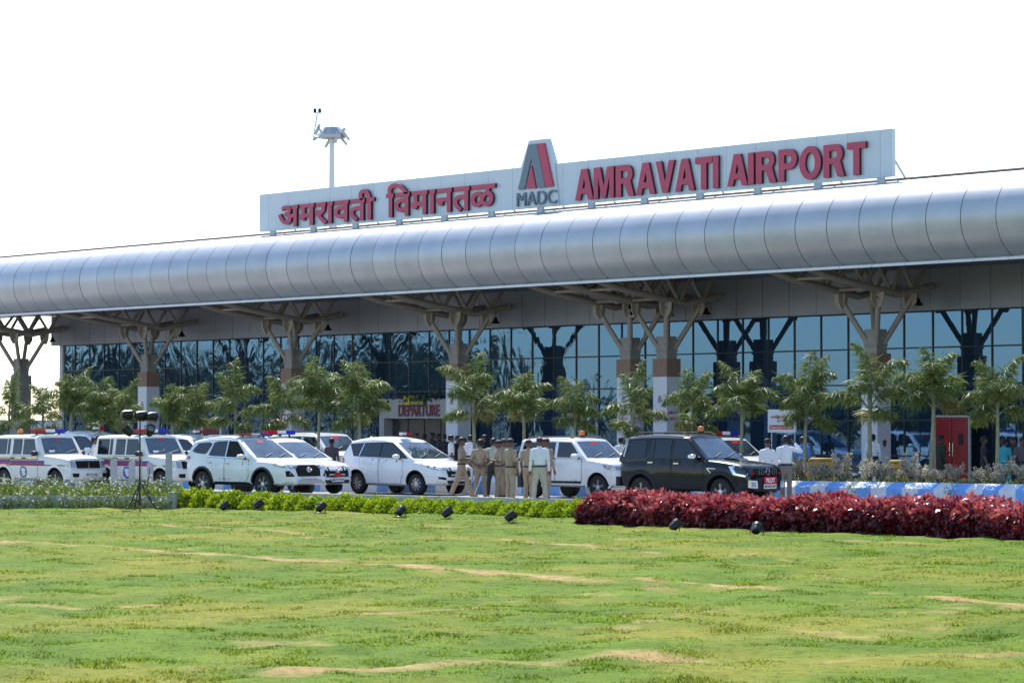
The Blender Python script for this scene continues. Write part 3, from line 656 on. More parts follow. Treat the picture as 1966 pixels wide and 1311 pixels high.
class Car:
    def __init__(s, name, label, cat, pos, yaw, spec, group):
        s.sp = spec; s.root = empty(name, pos, yaw, label, cat, group)
    def part(s, mb, name, mats, parent=None, **kw): return mb.build(name, mats, parent or s.root, **kw)
    def shell(s, lower, cabin, paint, wheels, r):
        mb = MB(); loft(mb, lower); lo = mb.build('body', [paint, 'dark_void'], s.root)
        cut = MB()
        for x in wheels:
            for y in (-1, 1): cut.tube([(x, y * .56, r + .01), (x, y * 1.3, r + .01)], r + .075, 28)
        co = cut.build('cut', 'dark_void'); md = lo.modifiers.new('b', 'BOOLEAN'); md.object = co; md.operation = 'DIFFERENCE'; md.solver = 'EXACT'; md.material_mode = 'TRANSFER'
        co.parent = s.root; me = evaluated(lo); lo.modifiers.clear(); old = lo.data; lo.data = me; bpy.data.meshes.remove(old); drop(co)
        cb = MB(); loft(cb, cabin); tmp = cb.build('cabin', paint, s.root)
        bm = bmesh.new(); bm.from_mesh(lo.data); bm.from_mesh(tmp.data); bm.to_mesh(lo.data); 
        s.bvh = BVHTree.FromBMesh(bm); bm.free(); drop(tmp); finish(lo.data, True, 32); lo.data.name = 'body'; s.body = lo
    def decal(s, name, poly, axis, m, off=.006, parent=None, side=-1, step=.08):
        V, Fs = poly_grid(poly, step); out = []
        for u, v in V:
            if axis == 's': o, d = Vector((u, side * 3, v)), Vector((0, -side, 0))
            elif axis == 'f': o, d = Vector((4, u, v)), Vector((-1, 0, 0))
            elif axis == 'r': o, d = Vector((-4, u, v)), Vector((1, 0, 0))
            else: o, d = Vector((u, v, 4)), Vector((0, 0, -1))
            h = s.bvh.ray_cast(o, d)[0]
            if h is None or (axis == 's' and abs(h.y) < .5) or (axis == 'f' and h.x < -.6):
                q = o + d * (2.2 if axis == 's' else 1.9); h = s.bvh.find_nearest(q)[0]
            out.append(h - d * off)
        mb = MB(); mb.add(out, Fs); o = mb.build(name, m, parent or s.root, angle=50); return o
    def both(s, name, poly, m, off=.006, **kw):
        a = s.decal(name, poly, 's', m, off, side=-1, **kw); s.decal(name, poly, 's', m, off, side=1, **kw); return a
    def door(s, poly, paint, hx, hz, hm='chrome'):
        cx, cz = sum(p[0] for p in poly) / len(poly), sum(p[1] for p in poly) / len(poly)
        for sd in (-1, 1):
            s.decal('door_gap', poly, 's', 'dark_void', .003, side=sd)
            ins = [(p[0] + (.011 if p[0] < cx else -.011), p[1] + (.011 if p[1] < cz else -.011)) for p in poly]
            d = s.decal('door', ins, 's', paint, .007, side=sd)
            h = s.bvh.ray_cast(Vector((hx, sd * 3, hz)), Vector((0, -sd, 0)))[0]
            if h: MB().box((hx, h.y + sd * .025, hz), (.17, .03, .035)).build('door_handle', hm, d, smooth=False)
    def arches(s, wheels, r, m, w=.07, top=.0):
        for x in wheels:
            for sd in (-1, 1):
                mb = MB(); n = 18; ri, ro = r + .07, r + .07 + w; V = []
                for i in range(n + 1):
                    a = R(-4 + 188 * i / n)
                    for q, off in ((ri, -.02), (ri, .028), (ro, .02), (ro, -.03)):
                        X, Zc = x + q * math.cos(a), r + .01 + q * math.sin(a)
                        h = s.bvh.ray_cast(Vector((x + ro * 1.02 * math.cos(a), sd * 3, r + .01 + ro * 1.02 * math.sin(a))), Vector((0, -sd, 0)))[0]
                        y = abs(h.y) if h and abs(h.y) > .6 else s.sp['W'] / 2 - .03
                        V.append((X, sd * (y + off), Zc))
                mb.add(V, [(i * 4 + j, i * 4 + (j + 1) % 4, (i + 1) * 4 + (j + 1) % 4, (i + 1) * 4 + j) for i in range(n) for j in range(4)])
                mb.build('wheel_arch', m, s.root, angle=50)
    def wheels(s, xs, r, spokes=6, w=.23, steer=0., rim='alloy', hub=False):
        for x in xs:
            for sd in (-1, 1):
                y = sd * (s.sp['W'] / 2 - .135)
                wr = link('wheel', None, s.root, (x, y, r), (0, 0, steer if x > 0 else 0))
                M = Matrix.Rotation(R(90), 4, 'X'); rr_ = r * .64
                MB().lathe([(rr_, -w / 2 + .02), (r * .9, -w / 2), (r * .985, -w / 2 + .03), (r, 0), (r * .985, w / 2 - .03), (r * .9, w / 2), (rr_, w / 2 - .02)], 28, M).build('tyre', 'tyre', wr, angle=45)
                k = MB(); o_ = sd * (w / 2 - .035)
                MB().lathe([(rr_ * .97, -.02), (rr_ * .97, .0)], 24, Matrix.Translation((0, o_ - sd * .045, 0)) @ M).build('brake_recess', 'dark_void', wr, smooth=False)
                ring = [(rr_ * .9, -.012), (rr_ * 1.0, .012), (rr_ * 1.03, .0)]
                k.lathe([(rr_ * 1.02, -.02), (rr_ * 1.02, .014), (rr_ * .91, .006), (rr_ * .9, -.03)], 28, Matrix.Translation((0, o_, 0)) @ M)
                k.f = [f for f in k.f if len(f) <= 4]; k.m = [0] * len(k.f)
                k.lathe([(.075, -.015), (.07, .02), (.03, .028)], 14, Matrix.Translation((0, o_, 0)) @ (M if sd < 0 else Matrix.Rotation(R(-90), 4, 'X')))
                for i in range(spokes):
                    a = 2 * math.pi * i / spokes + .3
                    for da in ((-.12, .12) if not hub else (-.1, .1)):
                        p0 = Vector((math.cos(a + da * 1.6) * .06, o_, math.sin(a + da * 1.6) * .06)); p1 = Vector((math.cos(a + da) * rr_ * .93, o_, math.sin(a + da) * rr_ * .93))
                        k.tube([p0, p1], [.019, .021], 5)
                k.build('rim', rim, wr, angle=45)
    def mirror_(s, x, z, m, y=None):
        for sd in (-1, 1):
            yy = sd * (y or s.sp['W'] / 2 + .08); mb = MB()
            secs = []
            for i, t in enumerate((-.12, -.09, 0, .07, .1)):
                q = (.6, .95, 1., .85, .5)[i]
                secs.append([(x + t, yy + .11 * q * math.cos(a), z + .085 * q * math.sin(a)) for a in [2 * math.pi * j / 10 for j in range(10)]])
            loft(mb, secs); o = mb.build('wing_mirror', m, s.root, angle=60)
            MB().tube([(x + .01, yy - sd * .09, z - .04), (x + .03, yy - sd * .22, z - .07)], .025, 6).build('mirror_arm', 'black_plastic', o)
    def plate(s, x, z, y=0., text='', red=None, w=.5):
        o = MB().box((x, y, z), (.02, w, .12)).build('number_plate', 'plate_white', s.root, smooth=False)
        MX = Matrix.Rotation(R(90), 4, 'Z')
        if text: link('lettering', text_mesh('lettering', text, w * .9, .07, .004, ['ink_black'], .02, Matrix.Translation((x + .013, y, z)) @ MX), o)
        if red:
            q = MB().box((x + .005, y, z + .16), (.02, w * (1.02 if red != '-' else .6), .18 if red != '-' else .1)).build('warning_plate', 'plate_red', s.root, smooth=False)
            if red != '-': link('lettering', text_mesh('lettering', red, w * .72, .125, .004, ['ink_white'], .03, Matrix.Translation((x + .018, y, z + .16)) @ MX), q)
    def light_bar(s, x, z, w=1.15, tall=.1):
        o = MB().box((x, 0, z + .03), (.26, w * .96, .035)).build('light_bar', 'black_plastic', s.root, smooth=False)
        for y0, y1, m in ((-.5, -.16, 'red_lens'), (-.16, .16, 'white_lens'), (.16, .5, 'blue_lens')):
            MB().prism([(-.14, .05), (.14, .05), (.12, .05 + tall), (-.12, .05 + tall)], y0 * w + .01, y1 * w - .01, lambda u, v, q: Vector((x + u, q, z + v))).build('lens', m, o, smooth=False)
        for y in (-.36, .36): MB().tube([(x, y * w, z + .03), (x, y * w * 1.05, z - .06)], .03, 6).build('bracket', 'black_plastic', o)
    def beacon(s, x, y, z, m='amber_lens'):
        o = MB().lathe([(.09, -.03), (.09, .03)], 14, Matrix.Translation((x, y, z))).build('beacon_base', 'black_plastic', s.root)
        MB().lathe([(.085, .03), (.085, .13), (.06, .16), (.01, .165)], 14, Matrix.Translation((x, y, z))).build('beacon', m, s.root, angle=60)
    def oval(s, name, x, y, z, ry, rz, m, t=.012, parent=None, inner=True):
        mb = MB(); MX = lambda a, q: (x, y + ry * q * math.cos(a), z + rz * q * math.sin(a))
        mb.tube([MX(2 * math.pi * i / 20, 1) for i in range(21)], t, 6)
        if inner: mb.tube([MX(2 * math.pi * i / 16, .62) if False else (x, y + ry * .36 * math.cos(2 * math.pi * i / 16), z + rz * .98 * math.sin(2 * math.pi * i / 16)) for i in range(17)], t * .8, 6); mb.tube([(x, y + ry * .95 * math.cos(2 * math.pi * i / 16), z + rz * .3 + rz * .42 * math.sin(2 * math.pi * i / 16)) for i in range(17)], t * .8, 6)
        mb.build(name, m, parent or s.root)

def lower_sections(sp, n=34):
    L0, L1 = sp['ends']; out = []
    for i in range(n + 1):
        t = i / n; x = lerp(L0, L1, t)
        # crowd the stations at both ends
        x = L0 + (L1 - L0) * (t - math.sin(2 * math.pi * t) * .09)
        w, zt, zb = curve(sp['w'], x), curve(sp['top'], x), curve(sp['bot'], x); k = sp.get('shoulder', .05)
        h = zt - zb
        half = [(x, 0, zb), (x, w * .84, zb), (x, w * .955, zb + .06), (x, w * .985, zb + h * .22), (x, w, zb + h * .5), (x, w * .995, zb + h * .74), (x, w - k * .45, zt - .09 * min(1, h)), (x, w - k, zt - .03), (x, w - k - .06, zt), (x, w * .5, zt + .022), (x, 0, zt + .03)]
        out.append(mirror(half))
    return out
def cabin_sections(sp):
    (xb, zb_), (xt, zt_), (xh, zh), (xc, zc) = sp['cab']      # rear base, rear top, header, cowl
    wb, wr, belt, roof = sp['wb_'], sp['wr_'], sp['belt'], sp['roof']
    xs = [xb] + [lerp(xb, xt, t) for t in (.25, .5, .75)] + [lerp(xt, xh, t / 8) for t in range(9)] + [lerp(xh, xc, t) for t in (.2, .4, .6, .8)] + [xc]
    out = []
    for x in xs:
        if x <= xt: z = lerp(zb_, zt_, (x - xb) / max(1e-6, xt - xb))
        elif x <= xh:
            t = (x - xt) / (xh - xt); z = lerp(zt_, zh, t) + (roof - lerp(zt_, zh, .5)) * (1 - (2 * t - 1) ** 2)
        else: z = lerp(zh, zc, (x - xh) / (xc - xh))
        t = max(.02, min(1, (z - belt) / (roof - belt))); wx = 1 - .1 * max(0, (x - lerp(xt, xh, .8)) / (xc - xh)) if x > xh else 1
        bw = wb * (curve(sp['plan'], x) if 'plan' in sp else 1); wt = lerp(bw, wr, t); 
        base = belt - .1
        half = [(x, 0, base), (x, bw, base), (x, bw, belt), (x, lerp(bw, wt, .5), lerp(belt, z, .5)), (x, lerp(bw, wt, .9), lerp(belt, z, .9) - .01 * t), (x, wt - .03, z - .035 * t), (x, wt - .1, z - .005 * t), (x, wt * .55, z + .022 * t), (x, 0, z + .03 * t)]
        out.append(mirror(half))
    return out
def base_car(kind, name, label, pos, yaw, sp, paint, group):
    c = Car(name, label, sp.get('cat', 'car'), pos, yaw, sp, group)
    c.shell(lower_sections(sp), cabin_sections(sp), paint, sp['wx'], sp['r']); return c
def windscreen(c, lower_y, upper_y, z0, z1, m='windscreen', bulge=.04):
    return c.decal('windscreen', [(-lower_y, z0 + bulge * .3), (-lower_y * .5, z0), (lower_y * .5, z0), (lower_y, z0 + bulge * .3), (upper_y, z1 - bulge * .3), (upper_y * .5, z1), (-upper_y * .5, z1), (-upper_y, z1 - bulge * .3)], 'f', m, .008)
def wipers(c, x, y, z):
    for d in (-.42, .16):
        h = [c.bvh.ray_cast(Vector((4, d + q, z + .02 + q * .25)), Vector((-1, 0, 0)))[0] for q in (0, .2, .42)]
        if all(h): MB().tube([p + Vector((.02, 0, .01)) for p in h], .012, 5).build('wiper', 'black_plastic', c.root)

def jeep(pos, yaw, label, emblem):
    sp = dict(W=1.74, ends=(-1.86, 2.06), wx=(-1.28, 1.40), r=.355, cat='police jeep', belt=1.17, roof=1.82, wb_=.85, wr_=.76, shoulder=.035,
              w=[(-1.86, .82), (-1.7, .86), (1.5, .86), (1.95, .82), (2.06, .74)], top=[(-1.86, 1.15), (.55, 1.17), (.7, 1.18), (1.5, 1.12), (1.95, 1.05), (2.0, .95), (2.06, .75)],
              bot=[(-1.86, .42), (-1.5, .34), (1.6, .34), (2.06, .36)], cab=((-1.86, 1.17), (-1.80, 1.80), (.36, 1.80), (.72, 1.17)))
    c = base_car('jeep', 'police_jeep', label, pos, yaw, sp, 'cream_paint', 'cream police jeeps')
    c.arches(sp['wx'], .355, 'cream_paint', .085)
    c.wheels(sp['wx'], .355, 5)
    windscreen(c, .70, .64, 1.22, 1.74); wipers(c, .6, 0, 1.22)
    c.decal('sticker', [(-.1, 1.66), (.1, 1.66), (.1, 1.72), (-.1, 1.72)], 'f', 'plate_red', .012); c.decal('sticker', [(-.5, 1.27), (-.25, 1.27), (-.25, 1.34), (-.5, 1.34)], 'f', 'ink_white', .012)
    for x0, x1 in ((-1.70, -1.18), (-1.09, -1.0), (-.80, -.38), (-.26, .28)):
        t = [(x0, 1.22), (x1 + (.14 if x1 > .2 else 0), 1.22), (x1 + (-.06 if x1 > .2 else 0), 1.68), (x0, 1.68)]
        c.both('window_frame', [(p[0] + (-.02 if p[0] < (x0 + x1) / 2 else .02), p[1] + (-.02 if p[1] < 1.4 else .02)) for p in t], 'black_plastic', .004)
        c.both('side_window', t, 'car_glass', .009)
    c.door([(-.92, .42), (-.92, 1.16), (-.34, 1.16), (-.34, .42)], 'cream_paint', -.80, 1.08, 'black_plastic'); c.door([(-.30, .42), (-.30, 1.16), (.52, 1.16), (.52, .5), (.46, .42)], 'cream_paint', -.2, 1.08, 'black_plastic')
    for z0, z1, m in ((1.03, 1.09, 'stripe_yellow'), (.95, 1.03, 'stripe_blue'), (.88, .95, 'stripe_red')):
        c.both('stripe', [(-1.84, z0), (-.93, z0), (-.93, z1), (-1.84, z1)], m, .011); c.both('stripe', [(-.90, z0 - .03), (.50, z0 - .03), (.50, z1 - .03), (-.90, z1 - .03)], m, .011)
        if m != 'stripe_yellow': c.both('stripe', [(.54, z0 - .03), (.86, z0 - .03), (.86, z1 - .03), (.54, z1 - .03)], m, .011)
    c.both('trim_strip', [(-1.84, .84), (2.0, .84), (2.0, .865), (-1.84, .865)], 'grey_plastic', .012)
    ec = [(-.22 + .19 * math.cos(a), .63 + .19 * math.sin(a)) for a in [2 * math.pi * i / 24 for i in range(24)]]
    c.both('emblem', ec, emblem, .011); c.both('emblem_figure', [(-.22 + r_ * math.cos(a), .63 + r_ * math.sin(a)) for a, r_ in [(2 * math.pi * i / 16, .14 if i % 2 else .06) for i in range(16)]], 'plate_white', .014)
    c.decal('grille', [(-.48, .76), (.48, .76), (.5, 1.0), (-.5, 1.0)], 'f', 'dark_void', .012)
    for i in range(7): y = -.39 + i * .13; MB().box((2.07, y, .88), (.03, .022, .2)).build('grille_slat', 'grey_plastic' if i != 3 else 'chrome', c.root, smooth=False)
    for sd in (-1, 1):
        c.decal('headlight', [(sd * .53, .78), (sd * .80, .80), (sd * .82, 1.0), (sd * .53, .98)], 'f', 'lamp_glass', .014)
        c.decal('fog_lamp', [(sd * .52, .50), (sd * .72, .50), (sd * .74, .6), (sd * .52, .6)], 'f', 'dark_void', .16)
    bp = MB(); secs = []
    for y in (-.86, -.78, -.4, 0, .4, .78, .86):
        f = 2.22 - .22 * (abs(y) / .86) ** 4; secs.append([(1.85, y, .42), (f - .03, y, .40), (f, y, .48), (f, y, .64), (f - .05, y, .70), (1.9, y, .72)])
    loft(bp, secs); bp.build('bumper', 'cream_paint', c.root, angle=40)
    for sd in (-1, 1): MB().prism([(sd * .5, .48), (sd * .7, .48), (sd * .74, .6), (sd * .48, .6)], 2.2, 2.225, lambda u, v, w: Vector((w - .04 * abs(u), u, v))).build('fog_lamp', 'dark_void', c.root, smooth=False)
    c.plate(2.235, .56, 0, 'MH 27 A 502')
    c.mirror_(.5, 1.24, 'black_plastic', .98)
    c.light_bar(-.05, 1.87, 1.25)
    MB().box((-1.84, 0, .5), (.16, 1.6, .2)).build('rear_bumper', 'cream_paint', c.root, smooth=False)
    return c

def fortuner(pos, yaw, label):
    sp = dict(W=1.855, ends=(-2.32, 2.42), wx=(-1.40, 1.345), r=.385, cat='suv', belt=1.13, roof=1.80, wb_=.87, wr_=.68, shoulder=.07,
              w=[(-2.32, .72), (-2.2, .84), (-1.8, .91), (0, .92), (1.7, .925), (2.1, .86), (2.32, .74), (2.42, .62)],
              top=[(-2.32, 1.0), (-2.2, 1.12), (-1.5, 1.14), (.7, 1.12), (1.5, 1.10), (2.0, 1.03), (2.28, .95), (2.36, .8), (2.42, .6)],
              bot=[(-2.32, .55), (-2.0, .42), (-1.2, .36), (1.3, .34), (2.0, .36), (2.42, .42)], cab=((-2.24, 1.13), (-1.98, 1.68), (.02, 1.75), (1.02, 1.12)))
    c = base_car('suv', 'parked_suv', label, pos, yaw, sp, 'white_paint', 'white vehicles of the convoy')
    c.arches(sp['wx'], .385, 'black_plastic', .06); c.wheels(sp['wx'], .385, 6)
    windscreen(c, .74, .60, 1.17, 1.70); wipers(c, .8, 0, 1.17); c.decal('sticker', [(-.12, 1.62), (.12, 1.62), (.12, 1.68), (-.12, 1.68)], 'f', 'plate_red', .013)
    c.both('side_window', [(-1.98, 1.36), (-1.78, 1.30), (-1.42, 1.27), (-1.28, 1.3), (-1.10, 1.58), (-1.25, 1.63), (-1.75, 1.60)], 'car_glass'); c.both('side_window', [(-1.18, 1.24), (-.98, 1.21), (-.42, 1.19), (-.42, 1.67), (-.85, 1.66), (-1.02, 1.62)], 'car_glass')
    c.both('side_window', [(-.36, 1.19), (.55, 1.17), (.38, 1.36), (.02, 1.66), (-.36, 1.67)], 'dark_void')
    c.both('window_trim', [(-1.2, 1.195), (.6, 1.145), (.6, 1.165), (-1.2, 1.22)], 'chrome', .012)
    c.door([(-1.12, .6), (-1.2, .9), (-1.22, 1.19), (-.39, 1.16), (-.39, .44), (-.95, .44)], 'white_paint', -1.05, 1.02); c.door([(-.36, .44), (-.36, 1.16), (.72, 1.12), (.74, .62), (.6, .44)], 'white_paint', -.2, 1.0)
    c.both('side_step', [(-1.0, .34), (.9, .34), (.9, .44), (-1.0, .44)], 'black_plastic', .03)
    for sd in (-1, 1):
        c.decal('tail_light', [(-2.3, 1.08), (-2.0, 1.12), (-2.02, 1.2), (-2.28, 1.22)], 's', 'red_lens', .012, side=sd)
        c.decal('headlight', [(sd * .42, .88), (sd * .6, .86), (sd * .78, .9), (sd * .85, 1.0), (sd * .6, .985), (sd * .44, .95)], 'f', 'lamp_glass', .014)
        c.decal('headlight', [(1.75, .98), (2.1, .9), (2.3, .88), (2.28, .96), (2.0, 1.03)], 's', 'lamp_glass', .012, side=sd)
        c.decal('fog_recess', [(sd * .56, .63), (sd * .78, .62), (sd * .8, .79), (sd * .72, .80)], 'f', 'dark_void', .015)
    c.decal('grille', [(-.45, .63), (.45, .63), (.5, .9), (.42, .97), (-.42, .97), (-.5, .9)], 'f', 'dark_void', .012)
    for i in range(4): MB().box((2.385, 0, .7 + i * .055), (.02, .82, .016)).build('grille_slat', 'grey_plastic', c.root, smooth=False)
    c.oval('grille_emblem', 2.42, 0, .83, .1, .07, 'chrome', .014)
    bp = MB(); secs = []
    for y in (-.84, -.6, -.3, 0, .3, .6, .84): f = 2.47 - .3 * (abs(y) / .84) ** 2.2; secs.append([(1.9, y, .44), (f - .06, y, .40), (f, y, .46), (f - .02, y, .56), (f - .08, y, .58), (1.9, y, .6)])
    loft(bp, secs); bp.build('bumper', 'white_paint', c.root); 
    c.decal('lower_grille', [(-.5, .42), (.5, .42), (.42, .54), (-.42, .54)], 'f', 'steel_grey', .1)
    c.plate(2.485, .53, 0, 'MH 27 DL 9378'); c.mirror_(.52, 1.2, 'white_paint', 1.02); c.light_bar(-.1, 1.80, 1.15, .05)
    for sd in (-1, 1): MB().tube([(-1.6, sd * .6, 1.78), (-1.4, sd * .61, 1.83), (-.1, sd * .61, 1.84), (.05, sd * .58, 1.77)], .02, 6).build('roof_rail', 'steel_grey', c.root)
    return c

def innova(pos, yaw, label, front=None, steer=0., bar=False, scale=None):
    sp = dict(W=1.83, ends=(-2.24, 2.40), wx=(-1.375, 1.375), r=.335, cat='car', belt=1.12, roof=1.765, wb_=.86, wr_=.66, shoulder=.06,
              w=[(-2.24, .74), (-2.1, .84), (-1.6, .91), (0, .915), (1.5, .91), (2.0, .84), (2.28, .7), (2.4, .55)],
              top=[(-2.24, 1.05), (-2.1, 1.14), (-1.2, 1.13), (.6, 1.08), (1.2, 1.05), (1.7, .99), (2.1, .9), (2.32, .78), (2.4, .6)],
              bot=[(-2.24, .5), (-1.9, .36), (-1.2, .28), (1.3, .27), (2.0, .3), (2.4, .34)], cab=((-2.16, 1.12), (-1.85, 1.66), (.12, 1.68), (1.22, 1.08)))
    c = base_car('mpv', 'parked_car', label, pos, yaw, sp, 'white_paint', 'white vehicles of the convoy')
    if scale: c.root.scale = (scale,) * 3
    c.arches(sp['wx'], .335, 'dark_void', .025); c.wheels(sp['wx'], .335, 9 if front is None else 5, steer=steer)
    windscreen(c, .76, .6, 1.12, 1.62); wipers(c, .9, 0, 1.13)
    V = [(-1.86, 1.56), (-1.2, 1.6), (-.2, 1.62), (.15, 1.6), (.62, 1.36), (1.0, 1.12), (.9, 1.12), (-1.58, 1.18)]
    c.both('window_trim', V, 'ink_black', .005)
    c.both('side_window', [(-1.8, 1.53), (-1.22, 1.57), (-1.36, 1.2), (-1.55, 1.21)], 'car_glass', .011); c.both('side_window', [(-1.12, 1.575), (-.36, 1.59), (-.36, 1.17), (-1.28, 1.2)], 'car_glass', .011)
    c.both('side_window', [(-.29, 1.59), (.12, 1.57), (.5, 1.39), (.62, 1.28), (.62, 1.15), (-.29, 1.17)], 'car_glass', .011)
    c.both('pillar_strip', [(-1.33, 1.2), (-1.29, 1.2), (-1.15, 1.58), (-1.19, 1.58)], 'chrome', .016)
    c.door([(-1.05, .34), (-1.22, .7), (-1.26, 1.15), (-.34, 1.13), (-.34, .34)], 'white_paint', -1.1, 1.03, 'white_paint'); c.door([(-.31, .34), (-.31, 1.13), (.78, 1.09), (.8, .6), (.68, .34)], 'white_paint', -.16, .99, 'white_paint')
    for sd in (-1, 1):
        c.decal('tail_light', [(-2.24, .95), (-2.0, 1.0), (-2.02, 1.12), (-2.2, 1.16)], 's', 'red_lens', .012, side=sd)
        c.decal('headlight', [(1.62, .95), (1.95, .83), (2.2, .78), (2.28, .78), (2.26, .86), (2.0, .92), (1.7, .985)], 's', 'lamp_glass', .012, side=sd)
        c.decal('headlight', [(sd * .45, .78), (sd * .62, .78), (sd * .68, .86), (sd * .45, .86)], 'f', 'lamp_glass', .014)
        c.decal('fog_lamp', [(sd * .55, .47), (sd * .72, .5), (sd * .74, .58), (sd * .55, .55)], 'f', 'dark_void', .012)
    gr = [(-.46, .56), (.46, .56), (.5, .8), (.42, .86), (-.42, .86), (-.5, .8)]
    c.decal('grille', gr, 'f', 'dark_void', .012)
    if front == 'chrome':
        g2 = [(p[0] * 1.06, .7 + (p[1] - .7) * 1.12) for p in gr]; V = [c.bvh.ray_cast(Vector((4, y, z)), Vector((-1, 0, 0)))[0] or Vector((2.2, y, z)) for y, z in g2 + g2[:1]]
        MB().tube([p + Vector((.01, 0, 0)) for p in V], .014, 6).build('grille_surround', 'chrome', c.root)
        c.oval('grille_emblem', 2.41, 0, .76, .09, .062, 'chrome', .013); c.plate(2.43, .46, 0, 'MH 27 B 9191', '-')
    else: c.oval('grille_emblem', 2.41, 0, .76, .09, .062, 'chrome', .013); c.plate(2.43, .5, 0, 'MH 12 SM 30')
    c.decal('lower_grille', [(-.62, .35), (.62, .35), (.5, .46), (-.5, .46)], 'f', 'black_plastic', .012)
    c.mirror_(.62, 1.17, 'white_paint', 1.0)
    if bar: c.light_bar(-.35, 1.83, 1.15)
    elif front is None:
        o = MB().box((.02, -.1, 1.83), (.16, .3, .02)).build('small_light_bar', 'black_plastic', c.root, smooth=False); MB().box((.02, -.2, 1.88), (.14, .18, .08)).build('lens', 'white_lens', o, smooth=False); MB().box((.02, .0, 1.88), (.14, .18, .08)).build('lens', 'red_lens', o, smooth=False)
    MB().prism([(-1.75, 1.72), (-1.55, 1.74), (-1.72, 1.8)], -.02, .02, lambda u, v, w: Vector((u, w, v))).build('aerial_fin', 'white_paint', c.root, smooth=False)
    return c

def tuv(pos, yaw, label, beacon=True, bar=False, rails=True, name='parked_suv', steer=0.):
    sp = dict(W=1.8, ends=(-1.95, 2.03), wx=(-1.33, 1.35), r=.355, cat='suv', belt=1.16, roof=1.76, wb_=.86, wr_=.74, shoulder=.04,
              w=[(-1.95, .8), (-1.8, .88), (0, .895), (1.5, .89), (1.9, .82), (2.03, .7)], top=[(-1.95, 1.14), (.6, 1.16), (.9, 1.16), (1.6, 1.08), (1.9, 1.01), (1.98, .85), (2.03, .6)],
              bot=[(-1.95, .45), (-1.6, .36), (1.5, .34), (2.03, .38)], cab=((-1.93, 1.16), (-1.84, 1.73), (.22, 1.73), (.88, 1.15)))
    c = base_car('suv', name, label, pos, yaw, sp, 'white_paint', 'white vehicles of the convoy')
    c.arches(sp['wx'], .355, 'white_paint', .05); c.wheels(sp['wx'], .355, 5, rim='steel_grey', steer=steer)
    windscreen(c, .74, .64, 1.2, 1.68); wipers(c, .7, 0, 1.2); c.decal('sticker', [(-.16, 1.59), (.16, 1.59), (.16, 1.66), (-.16, 1.66)], 'f', 'plate_red', .013)
    for a in ([(-1.8, 1.22), (-1.18, 1.22), (-1.18, 1.64), (-1.72, 1.63)], [(-1.1, 1.22), (-.42, 1.21), (-.42, 1.65), (-1.1, 1.64)], [(-.3, 1.21), (.62, 1.2), (.5, 1.36), (.2, 1.64), (-.3, 1.65)]): c.both('side_window', a, 'car_glass', .009)
    c.door([(-.95, .44), (-1.1, .75), (-1.12, 1.18), (-.37, 1.18), (-.37, .44)], 'white_paint', -.95, 1.02, 'white_paint'); c.door([(-.34, .44), (-.34, 1.18), (.72, 1.17), (.74, .6), (.66, .44)], 'white_paint', -.18, 1.0, 'white_paint')
    c.both('trim_strip', [(-.95, .46), (.7, .46), (.7, .52), (-.95, .52)], 'grey_plastic', .014)
    for sd in (-1, 1):
        c.decal('headlight', [(1.52, 1.0), (1.7, .88), (1.95, .82), (1.98, .92), (1.8, .99)], 's', 'lamp_glass', .012, side=sd); c.decal('headlight', [(sd * .48, .84), (sd * .74, .86), (sd * .78, .96), (sd * .48, .95)], 'f', 'lamp_glass', .014)
        if rails: MB().tube([(-1.7, sd * .62, 1.76), (-1.55, sd * .63, 1.8), (.0, sd * .63, 1.81), (.15, sd * .61, 1.75)], .02, 6).build('roof_rail', 'black_plastic', c.root)
    c.decal('grille', [(-.45, .8), (.45, .8), (.45, .95), (-.45, .95)], 'f', 'dark_void', .012); c.decal('lower_grille', [(-.6, .42), (.6, .42), (.52, .6), (-.52, .6)], 'f', 'black_plastic', .012)
    c.plate(2.06, .66, 0, 'MH 27 BX 12'); c.mirror_(.58, 1.24, 'white_paint', 1.0)
    if beacon: c.beacon(-.1, 0., 1.82)
    if bar: c.light_bar(-.1, 1.8, 1.2)
    return c

